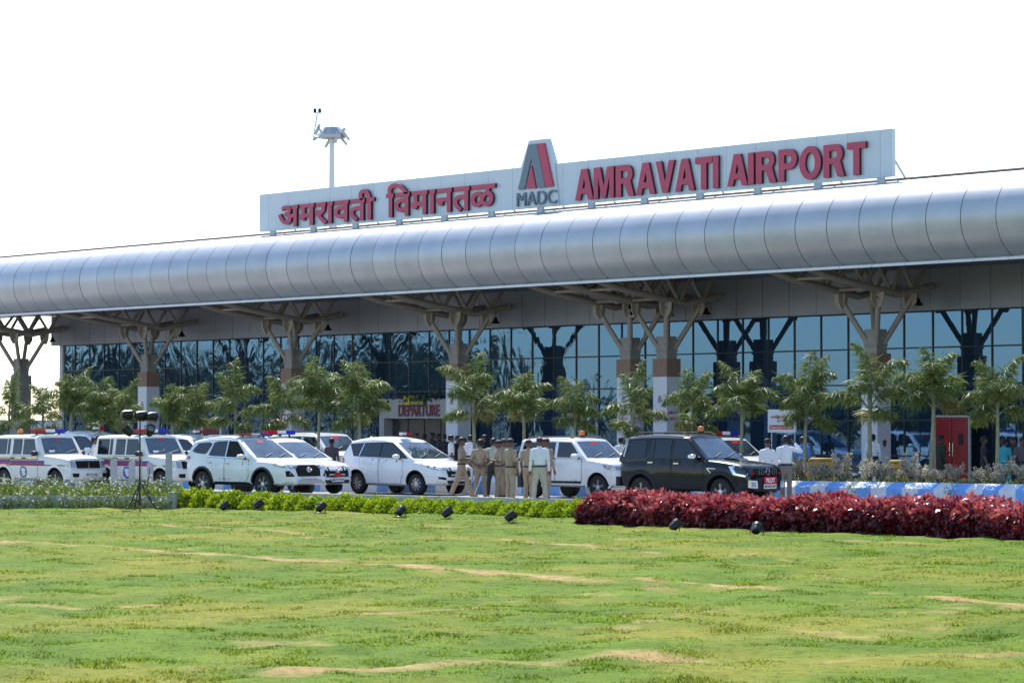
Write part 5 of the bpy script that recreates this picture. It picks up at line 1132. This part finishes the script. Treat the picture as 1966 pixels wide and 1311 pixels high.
def barrier(x0, x1, yt, dd, label):
    a = P(x0, HY, 60); D = plant_y(a.x) + dd; a = P(x0, yt, plant_y(U(x0, D)) + dd); c = P(x1, yt, plant_y(U(x1, D)) + dd); w = (c - a).length; h = a.z - .12
    o = empty('crowd_barrier', ((a.x + c.x) / 2, (a.y + c.y) / 2, .12), math.atan2(c.y - a.y, c.x - a.x), label, 'barrier', 'yellow crowd barriers')
    MB().tube([(-w / 2, 0, .1), (-w / 2, 0, h - .08), (-w / 2 + .08, 0, h), (w / 2 - .08, 0, h), (w / 2, 0, h - .08), (w / 2, 0, .1)], .04, 8).build('frame', 'yellow_paint', o)
    MB().b2((-w / 2, -.012, h - .2), (w / 2, .012, h - .06)).build('top_panel', 'yellow_paint', o, smooth=False)
    MB().tube([(-w / 2, 0, .2), (w / 2, 0, .2)], .025, 6).build('lower_rail', 'yellow_paint', o)
    for i in range(1, 9): x = -w / 2 + w * i / 9; MB().tube([(x, 0, .2), (x, 0, h - .06)], .014, 5).build('bar', 'yellow_paint', o)
    for s in (-1, 1): MB().tube([(s * (w / 2 - .1), -.3, 0), (s * (w / 2 - .1), 0, .12), (s * (w / 2 - .1), .3, 0)], .025, 6).build('foot', 'yellow_paint', o)
barrier(1552, 1601, 881, 4.6, 'yellow metal crowd barrier behind the trunk of the palm by the saluting man')
barrier(1706, 1742, 885, 4.6, 'yellow metal crowd barrier beside the wrapped column and grey shrubs')
# red double door cabinet
q0, q1 = P(1797, 801, 73.9), P(1860, 801, 73.9); w = q1.x - q0.x; h = q0.z - .12
o = empty('door_cabinet', ((q0.x + q1.x) / 2, 73.9, .12), 0, 'dark red double door cabinet with pale frame against the glass', 'cabinet')
MB().b2((-w / 2, 0, 0), (w / 2, .12, h)).build('carcass', 'red_door', o, smooth=False)
MB().b2((-w / 2 - .06, -.04, 0), (-w / 2, .05, h + .07)).build('frame_post', 'door_frame', o, smooth=False); MB().b2((w / 2, -.04, 0), (w / 2 + .06, .05, h + .07)).build('frame_post', 'door_frame', o, smooth=False)
MB().b2((-w / 2, -.04, h), (w / 2, .05, h + .07)).build('frame_head', 'door_frame', o, smooth=False)
for s in (-1, 1):
    d = MB().b2((s * .012, -.03, .04), (s * (w / 2 - .02), 0, h - .04)).build('door', 'red_door', o, smooth=False); MB().tube([(s * .07, -.03, .95), (s * .07, -.075, .98), (s * .07, -.075, 1.42), (s * .07, -.03, 1.45)], .014, 6).build('handle', 'chrome', d)
MB().b2((.28, -.034, 1.35), (.5, -.03, 1.75)).build('notice', 'maroon', o, smooth=False)
# reservation counter board
q0, q1 = P(1474, 786, 70.5), P(1527, 786, 70.5); zb = P(1500, 830, 70.5).z; zt = q0.z; w = q1.x - q0.x
o = empty('counter_sign', ((q0.x + q1.x) / 2, 70.5, .12), 0, 'white framed sign with red handwriting and a Reservation Counter band', 'sign')
MB().b2((-w / 2, 0, zb - .12), (w / 2, .06, zt - .12)).build('sign_panel', 'plate_white', o, smooth=False)
for s in (-1, 1): MB().tube([(s * w * .42, .09, 0), (s * w * .42, .09, zt - .2)], .025, 6).build('post', 'steel_grey', o)
hh = zt - zb; z0 = zb - .12
MB().b2((-w * .44, -.008, z0 + .14 * hh), (w * .44, 0, z0 + .32 * hh)).build('red_band', 'plate_red', o, smooth=False)
link('lettering', text_mesh('lettering', 'Reservation Counter', w * .8, hh * .1, .004, ['ink_white'], .01), o, (0, -.012, z0 + .23 * hh))
mb = MB(); random_ = random.Random(4); x = -w * .36; pts = []
for i in range(26): pts.append((x, -.006, z0 + hh * (.66 + (.11 if i % 2 else -.06) * random_.uniform(.4, 1.2)))); x += w * .72 / 26
mb.tube(pts, .014, 4); mb.tube([(-.1 * w, -.006, z0 + .72 * hh), (-.14 * w, -.006, z0 + .44 * hh), (-.08 * w, -.006, z0 + .46 * hh), (0, -.006, z0 + .6 * hh)], .014, 4); mb.build('handwriting', 'plate_red', o)
q = P(1551, 802, 73.8); o = empty('blue_sign', (q.x, 73.8, q.z - .09), 0, 'small blue sign with white lettering on the glass behind a palm trunk', 'sign')
MB().b2((-.3, 0, 0), (.3, .04, .2)).build('sign_panel', 'sign_blue', o, smooth=False); link('lettering', text_mesh('lettering', 'Arrivals', .44, .1, .004, ['ink_white'], .01), o, (0, -.005, .1))
q = P(405, 822, 66); o = empty('red_board', (q.x, q.y, .12), 0, 'dark red board on two white posts among the palms', 'board')
w = (U(420, 66) - U(387, 66)); MB().b2((-w / 2, 0, 1.2), (w / 2, .05, P(405, 806, 66).z - .12)).build('panel', 'red_cloth', o, smooth=False)
for s in (-1, 1): MB().tube([(s * (w / 2 + .04), .02, 0), (s * (w / 2 + .04), .02, 2.3)], .03, 6).build('post', 'trim_white', o)

# ------------------------------------------------------------------ people
def tube_e(mb, pts, k):                                # pts: (pos, rx, ry) ellipse rings across the path; rounded ends
    pts = [(Vector(p), a, b) for p, a, b in pts]; n = 14; rings = []
    for i, (p, a, b) in enumerate(pts):
        d = (pts[min(i + 1, len(pts) - 1)][0] - pts[max(i - 1, 0)][0]).normalized(); x = Vector((1, 0, 0)); x = (x - d * x.dot(d)); x = x.normalized() if x.length > .2 else d.orthogonal().normalized(); y = d.cross(x)
        if i == 0:
            for s, q in ((.75, .35), (.4, .75)): rings.insert(0, (p - d * min(a, b) * s, a * q if s > .5 else a * .85, b * q if s > .5 else b * .85, x, y)) if False else None
            rings.append((p - d * min(a, b) * .7, a * .55, b * .55, x, y))
        rings.append((p, a, b, x, y))
        if i == len(pts) - 1: rings.append((p + d * min(a, b) * .7, a * .55, b * .55, x, y))
    vs = [p + x * a * math.cos(2 * math.pi * j / n) + y * b * math.sin(2 * math.pi * j / n) for p, a, b, x, y in rings for j in range(n)]
    fs = [(i * n + j, i * n + (j + 1) % n, (i + 1) * n + (j + 1) % n, (i + 1) * n + j) for i in range(len(rings) - 1) for j in range(n)] + [tuple(range(n - 1, -1, -1)), tuple((len(rings) - 1) * n + j for j in range(n))]
    mb.add(vs, fs, k)
ARMS = {  # elbow, wrist, hand direction for the right-hand side (x outwards), y forwards
 'down': ((.235, -.02, 1.10), (.255, .06, .86), (.05, .12, -1)), 'back': ((.27, -.10, 1.12), (.07, -.19, .98), (-.8, -.1, -.5)), 'hold': ((.24, .02, 1.10), (.12, .27, 1.16), (-.5, .8, .2)),
 'phone': ((.235, 0, 1.10), (.10, .28, 1.14), (-.6, .7, .25)), 'raise': ((.40, .10, 1.33), (.22, .16, 1.56), (-.7, .2, .6)), 'hip': ((.34, -.08, 1.14), (.20, .1, 1.0), (-.5, .6, -.4)), 'reach': ((.25, .12, 1.16), (.24, .36, 1.22), (0, 1, .1)), 'cane': ((.25, .03, 1.12), (.2, .25, 1.02), (-.2, .8, -.4))}
def person_mesh(name, la='down', ra='down', stride=0., apart=.0, sleeve=1, belly=0., slim=0., skirt=False):
    mb = MB(); SH, TR, SK, SHOE = 0, 1, 2, 3; tagl = []
    def t(pts, m): k = len(tagl); tagl.append((pts, m)); tube_e(mb, pts, k)
    b = belly; sl = 1 - slim
    t([((0, 0, .90), .165 * sl, .115 + b * .3), ((0, .0, 1.0), .158 * sl, .11 + b * .6), ((0, .01 + b * .3, 1.12), .155 * sl, .108 + b), ((0, .01, 1.26), .175 * sl, .115 + b * .4), ((0, 0, 1.38), .175 * sl, .105), ((0, -.01, 1.455), .10, .075)], SH)
    t([((-.165, -.012, 1.415), .055, .06), ((.165, -.012, 1.415), .055, .06)], SH)
    t([((0, -.01, 1.44), .055, .058), ((0, .0, 1.53), .052, .055)], SK)
    t([((0, .0, 1.545), .06, .075), ((0, .008, 1.60), .072, .09), ((0, .0, 1.67), .077, .1), ((0, -.005, 1.72), .066, .085)], SK)
    t([((0, .065, 1.535), .032, .03), ((0, .082, 1.57), .028, .025)], SK)                              # jaw and chin
    t([((0, .098, 1.655), .010, .012), ((0, .112, 1.612), .015, .014)], SK)                            # nose
    for s in (-1, 1): t([((s * .08, -.005, 1.60), .010, .018), ((s * .083, -.012, 1.645), .011, .022)], SK)
    t([((0, 0, .98), .165 * sl, .118 + b * .5), ((0, 0, .86), .172 * sl, .125 + b * .2)], TR)
    for s, f in ((-1, stride), (1, -stride)):
        x = .088 + apart; k = Vector((s * (x + .005), f * .22 + .02, .49)); a = Vector((s * (x + .012 + apart * .6), f * (.52 if f > 0 else .46), .09 + (.04 if f < 0 and stride else 0)))
        t([((s * .085, 0, .88), .092, .105), ((s * .09, f * .1, .72), .088, .098), (k, .07, .078), ((k + a) / 2 + Vector((0, -.015, 0)), .066, .074), (a, .064, .07)], TR)
        t([(a + Vector((0, -.05, -.045)), .036, .04), (a + Vector((0, .07, -.055)), .042, .034), (a + Vector((0, .17, -.065)), .036, .024)], SHOE)
    if skirt: t([((0, 0, .98), .17, .13), ((0, 0, .75), .21, .16), ((0, 0, .5), .25, .19)], SH)
    for s, arm in ((-1, la), (1, ra)):
        e, w, h = (Vector((s * v[0], v[1], v[2])) for v in ARMS[arm]); S = Vector((s * .192, -.012, 1.405)); m = S.lerp(e, .62)
        t([(S, .064, .064), (m, .056, .06), (S.lerp(e, .8), .054, .056)], SH)
        t([(S.lerp(e, .6), .04, .042), (e, .038, .04)], SK if sleeve == 1 else SH)
        fw = e.lerp(w, .9)
        t([(e, .042 if sleeve == 1 else .05, .042 if sleeve == 1 else .05), (e.lerp(w, .45), .038 if sleeve == 1 else .046, .04 if sleeve == 1 else .046), (fw, .028 if sleeve == 1 else .037, .03 if sleeve == 1 else .037)], SK if sleeve == 1 else SH)
        h = h.normalized(); nrm_ = Vector((1, 0, 0)); lat = (nrm_ - h * nrm_.dot(h)); lat = h.cross(Vector((s, .2, .1))).normalized()
        t([(fw, .026, .028), (w + h * .03, .036, .022), (w + h * .085, .04, .018)], SK)
        pn = lat.cross(h).normalized()
        for i, (o_, l_) in enumerate(((-.03, .062), (-.01, .075), (.011, .07), (.031, .055))):
            p0 = w + h * .08 + lat * o_; p1 = p0 + h * l_ * .55 + pn * .008; p2 = p1 + (h * .8 + pn * .7 * (1 if s > 0 else 1)).normalized() * l_ * .5
            t([(p0, .0115, .0115), (p1, .0105, .0105), (p2, .009, .009)], SK)
        p0 = w + h * .03 + lat * -.035; t([(p0, .013, .013), (p0 + (h * .6 - lat * .8).normalized() * .04, .0115, .0115), (p0 + h * .065 - lat * .045, .01, .01)], SK)
    src = mb.build('person', 'skin'); md = src.modifiers.new('r', 'REMESH'); md.mode = 'VOXEL'; md.voxel_size = .0125; md.use_smooth_shade = True
    sm = src.modifiers.new('s', 'SMOOTH'); sm.factor = .5; sm.iterations = 2
    me = evaluated(src); drop(src); me.materials.clear()
    for m in ('shirt_white', 'trouser_beige', 'skin', 'shoe'): me.materials.append(MT[m])
    nf = len(me.polygons); C = np.empty(nf * 3, np.float32); me.polygons.foreach_get('center', C); C = C.reshape(-1, 3); best = np.full(nf, 9., np.float32); mi = np.zeros(nf, np.int32)
    for pts, m in tagl:
        for (p, a, b_), (q, c, d) in zip(pts, pts[1:]):
            p, q = np.array(p), np.array(q); ax = q - p; tt = np.clip(((C - p) @ ax) / (ax @ ax + 1e-9), 0, 1)
            rad = lerp((a + b_) / 2, (c + d) / 2, tt); dist = np.linalg.norm(C - p - tt[:, None] * ax, axis=1) - rad
            u = dist < best; best[u] = dist[u]; mi[u] = m
    tz = (C[:, 2] < .985) & (C[:, 2] > .15) & (mi == SH) & (np.abs(C[:, 0]) < .2) & (np.abs(C[:, 1]) < .24); 
    if not skirt: mi[tz] = TR
    me.polygons.foreach_set('material_index', mi); me.polygons.foreach_set('use_smooth', np.ones(nf, bool)); me.name = name; return me
def cap_mesh(kind):
    mb = MB()
    if kind == 'hair':
        n = 14; prof = [(.0865, .095, 1.625, -.022), (.09, .108, 1.66, -.015), (.088, .108, 1.70, -.008), (.072, .09, 1.742, -.006), (.03, .04, 1.762, -.005)]
    elif kind == 'beret': prof = [(.083, .106, 1.648, -.004), (.088, .112, 1.672, -.006), (.092, .117, 1.698, -.009), (.08, .102, 1.726, -.008), (.05, .065, 1.745, -.006), (.012, .016, 1.751, -.004)]
    else: prof = [(.088, .11, 1.645, 0), (.094, .114, 1.68, 0), (.09, .11, 1.73, -.005), (.06, .075, 1.765, -.006), (.02, .02, 1.775, -.006)]
    n = 18; vs = [(a * math.cos(2 * math.pi * j / n), o + b * math.sin(2 * math.pi * j / n), z + (.035 if kind == 'hair' and k == 0 and math.sin(2 * math.pi * j / n) > .3 else (-.045 if kind == 'hair' and k == 0 and math.sin(2 * math.pi * j / n) < -.1 else 0))) for k, (a, b, z, o) in enumerate(prof) for j in range(n)]
    mb.add(vs, [(i * n + j, i * n + (j + 1) % n, (i + 1) * n + (j + 1) % n, (i + 1) * n + j) for i in range(len(prof) - 1) for j in range(n)] + [tuple((len(prof) - 1) * n + j for j in range(n))])
    if kind == 'peak': mb.add([(-.075, .08, 1.655), (.075, .08, 1.655), (.06, .17, 1.64), (-.06, .17, 1.64), (-.075, .08, 1.663), (.075, .08, 1.663), (.06, .17, 1.647), (-.06, .17, 1.647)], [(0, 1, 2, 3), (4, 5, 6, 7), (2, 3, 7, 6), (0, 3, 7, 4), (1, 2, 6, 5)])
    o = mb.build('cap', 'hair', angle=180); me = o.data; bpy.data.objects.remove(o); return me
CAPS = {k: cap_mesh(k) for k in ('hair', 'beret', 'peak')}
bm_ = MB(); n = 20
bm_.add([((.168 + o_) * math.cos(2 * math.pi * j / n), .005 + (.121 + o_) * math.sin(2 * math.pi * j / n), z) for o_, z in ((.003, .965), (.007, .97), (.007, 1.0), (.003, 1.005)) for j in range(n)], [(i * n + j, i * n + (j + 1) % n, (i + 1) * n + (j + 1) % n, (i + 1) * n + j) for i in range(3) for j in range(n)])
o = bm_.build('belt', 'belt', angle=180); BELT = o.data; bpy.data.objects.remove(o)
ey = MB()
for s in (-1, 1): ey.lathe([(.003, -.006), (.011, 0), (.003, .006)], 8, Matrix.Translation((s * .032, .093, 1.652)) @ Matrix.Rotation(R(90), 4, 'X'))
o = ey.build('eyes', 'hair'); EYES = o.data; bpy.data.objects.remove(o)
BODY = {'stand': person_mesh('b1'), 'phone': person_mesh('b2', 'phone', 'phone', .6), 'back': person_mesh('b3', 'back', 'back', 0, .03), 'cane': person_mesh('b4', 'hold', 'cane', .15), 'stout': person_mesh('b5', 'hold', 'down', 0, .0, 1, .045), 'apart': person_mesh('b6', 'down', 'down', 0, .04, 2), 'salute': person_mesh('b7', 'down', 'raise', .1, .0, 2), 'long': person_mesh('b8', 'hold', 'down', .12, 0, 2), 'kurta': person_mesh('b9', 'down', 'hold', 0, 0, 1, 0, .12, True)}
def person(x, y, face, body, shirt, trouser, head, headm, H, label, D=None, z=0., belt=True, group=None):
    p = G(x, y, z) if D is None else Vector((U(x, D), D, z))
    # face: 0 towards the viewer, 90 to the viewer's right, 180 away
    to = CAM - p; base = math.atan2(to.y, to.x) - math.pi / 2
    o = empty('person', p, base + R(face), label, 'person', group); s = H / 1.765; o.scale = (s * (1.04 if H < 1.7 else 1.),) * 2 + (s,)
    b = link('body', BODY[body], o)
    for i, m in enumerate((shirt, trouser)): b.material_slots[i].link = 'OBJECT'; b.material_slots[i].material = MT[m]
    c = link({'hair': 'hair', 'beret': 'beret', 'peak': 'cap'}[head], CAPS[head], o); c.material_slots[0].link = 'OBJECT'; c.material_slots[0].material = MT[headm]
    link('eyes', EYES, o)
    if belt: q = link('belt', BELT, o); q.scale = (1.02, 1.28, 1) if body == 'stout' else (1, 1.06, 1)
    return o
PV = 'police officers and men beside the vehicles'
person(886, 955, 80, 'phone', 'khaki', 'khaki', 'hair', 'hair', 1.79, 'striding police officer in khaki looking down at a phone, bare headed', group=PV)
person(922, 957, 172, 'back', 'khaki', 'khaki_dark', 'hair', 'hair', 1.74, 'police officer seen from behind with hands clasped at his back', group=PV)
person(947, 950, 170, 'apart', 'shirt_sage', 'trouser_dark', 'hair', 'hair', 1.76, 'man in a sage green shirt standing behind the police officers', D=54.8, group=PV)
o = person(957, 957, -75, 'cane', 'khaki', 'khaki_dark', 'beret', 'navy', 1.72, 'police officer in navy beret holding a thin white cane', group=PV)
cn = MB().tube([(.15, .35, .95), (-.1, .75, .12)], .011, 6).build('cane', 'ink_white'); q = o.matrix_basis.copy(); cn.matrix_world = q; cn.scale = (1, 1, 1); tag(cn, 'thin white cane held by the police officer in navy beret', 'cane')
person(967, 955, 60, 'stand', 'khaki', 'khaki', 'beret', 'navy', 1.75, 'police officer in beret mostly hidden behind the stout officer', group=PV)
person(980, 964.5, 128, 'stout', 'khaki', 'khaki', 'beret', 'navy', 1.78, 'stout police officer in navy beret standing at the kerb edge', group=PV)
o = person(1015, 962, 150, 'stand', 'khaki', 'khaki', 'beret', 'maroon', 1.75, 'khaki police officer in dark beret carrying a black bag', group=PV)
bg = MB().b2((-.06, -.17, 0), (.06, .17, .36)); bg.tube([(0, -.1, .36), (0, -.06, .46), (0, .06, .46), (0, .1, .36)], .012, 5); bg = bg.build('bag', 'black_plastic', smooth=False); bg.location = o.matrix_basis @ Vector((-.27, .1, .40)); bg.rotation_euler = o.rotation_euler; tag(bg, 'black bag hanging from the hand of an officer beside the white vehicle', 'bag')
person(1049, 960, 135, 'long', 'khaki', 'khaki', 'beret', 'maroon', 1.78, 'police officer leaning at the white vehicle behind the man in white', group=PV)
person(1036, 966, 183, 'apart', 'shirt_white', 'trouser_beige', 'beret', 'maroon', 1.82, 'man in long sleeved white shirt and beige trousers at the kerb', group=PV)
person(1474, 962, 150, 'apart', 'shirt_white', 'trouser_grey', 'peak', 'navy', 1.76, 'man in white shirt and navy cap behind the black vehicle', group=PV)
person(1509, 964, 175, 'salute', 'shirt_white', 'trouser_grey', 'hair', 'hair', 1.86, 'man in white shirt raising his right hand to his head', group=PV)
BG = 'people near the terminal front'
def bgp(x, D, face, body, sh, tr, hd, hm, H, label, z=.12): return person(x, 0, face, body, sh, tr, hd, hm, H, label, D=D, z=z, group=BG)
bgp(1541, 63, 160, 'stand', 'shirt_blue', 'trouser_dark', 'hair', 'hair', 1.68, 'person in bright blue shirt behind the palm trunk')
bgp(1676, 69, 176, 'apart', 'shirt_white', 'trouser_dark', 'hair', 'hair', 1.74, 'person in white shirt before the wrapped column portrait')
bgp(1806, 68, 120, 'long', 'camouflage', 'camouflage', 'hair', 'hair', 1.72, 'person in dark camouflage before the red double door')
bgp(1889, 66, 100, 'stand', 'shirt_dark', 'trouser_dark', 'hair', 'hair', 1.70, 'person in black shirt between the red door and the woman in turquoise')
bgp(1927, 64.5, 150, 'kurta', 'kurta', 'kurta', 'hair', 'hair', 1.64, 'woman in a turquoise kurta behind the planter')
bgp(1946, 66.5, -60, 'long', 'shirt_dark', 'trouser_dark', 'hair', 'hair', 1.68, 'person in dark clothes just beyond the woman in turquoise')
bgp(1962, 65.5, 20, 'stand', 'shirt_plum', 'trouser_dark', 'hair', 'hair', 1.66, 'person in dark plum shirt by the planter end')
bgp(1193, 60.8, 150, 'stand', 'shirt_white', 'trouser_dark', 'hair', 'hair', 1.66, 'person in white shirt between the white and the black vehicle')
bgp(866, 61.5, 100, 'stand', 'shirt_white', 'trouser_dark', 'hair', 'hair', 1.70, 'person in white shirt beyond the bonnet of the lone people carrier')
bgp(903, 62, 170, 'apart', 'shirt_white', 'trouser_grey', 'hair', 'hair', 1.70, 'person in pale shirt beyond the striding officer')
for i, (x, D, sh, H, lb_) in enumerate(((800, 70, 'shirt_dark', 1.74, 'under the start of DEPARTURE'), (815, 69, 'shirt_plum', 1.7, 'under the middle of DEPARTURE'), (829, 68.5, 'shirt_dark', 1.76, 'third among those waiting under DEPARTURE'), (842, 68, 'shirt_dark', 1.72, 'under the end of DEPARTURE'), (853, 65.5, 'shirt_dark', 1.72, 'beside the white shirted man by the entrance'), (879, 64.5, 'shirt_dark', 1.66, 'behind the head of the striding officer'), (930, 63.5, 'shirt_dark', 1.7, 'beyond the officer with clasped hands'))):
    bgp(x, D, (30, 150, -60, 100, 180, 60, -100)[i], ('stand', 'apart', 'long')[i % 3], sh, 'trouser_dark', 'hair', 'hair', H, 'person in dark clothes ' + lb_)
bgp(637, 57.3, 160, 'stand', 'shirt_plum', 'trouser_dark', 'hair', 'hair', 1.72, 'person in dark plum shirt beside the vehicle under the palms', 0)
person(181, 940, 95, 'apart', 'shirt_white', 'trouser_dark', 'hair', 'hair', 1.76, 'person in white shirt standing between the two police jeeps', group=BG)
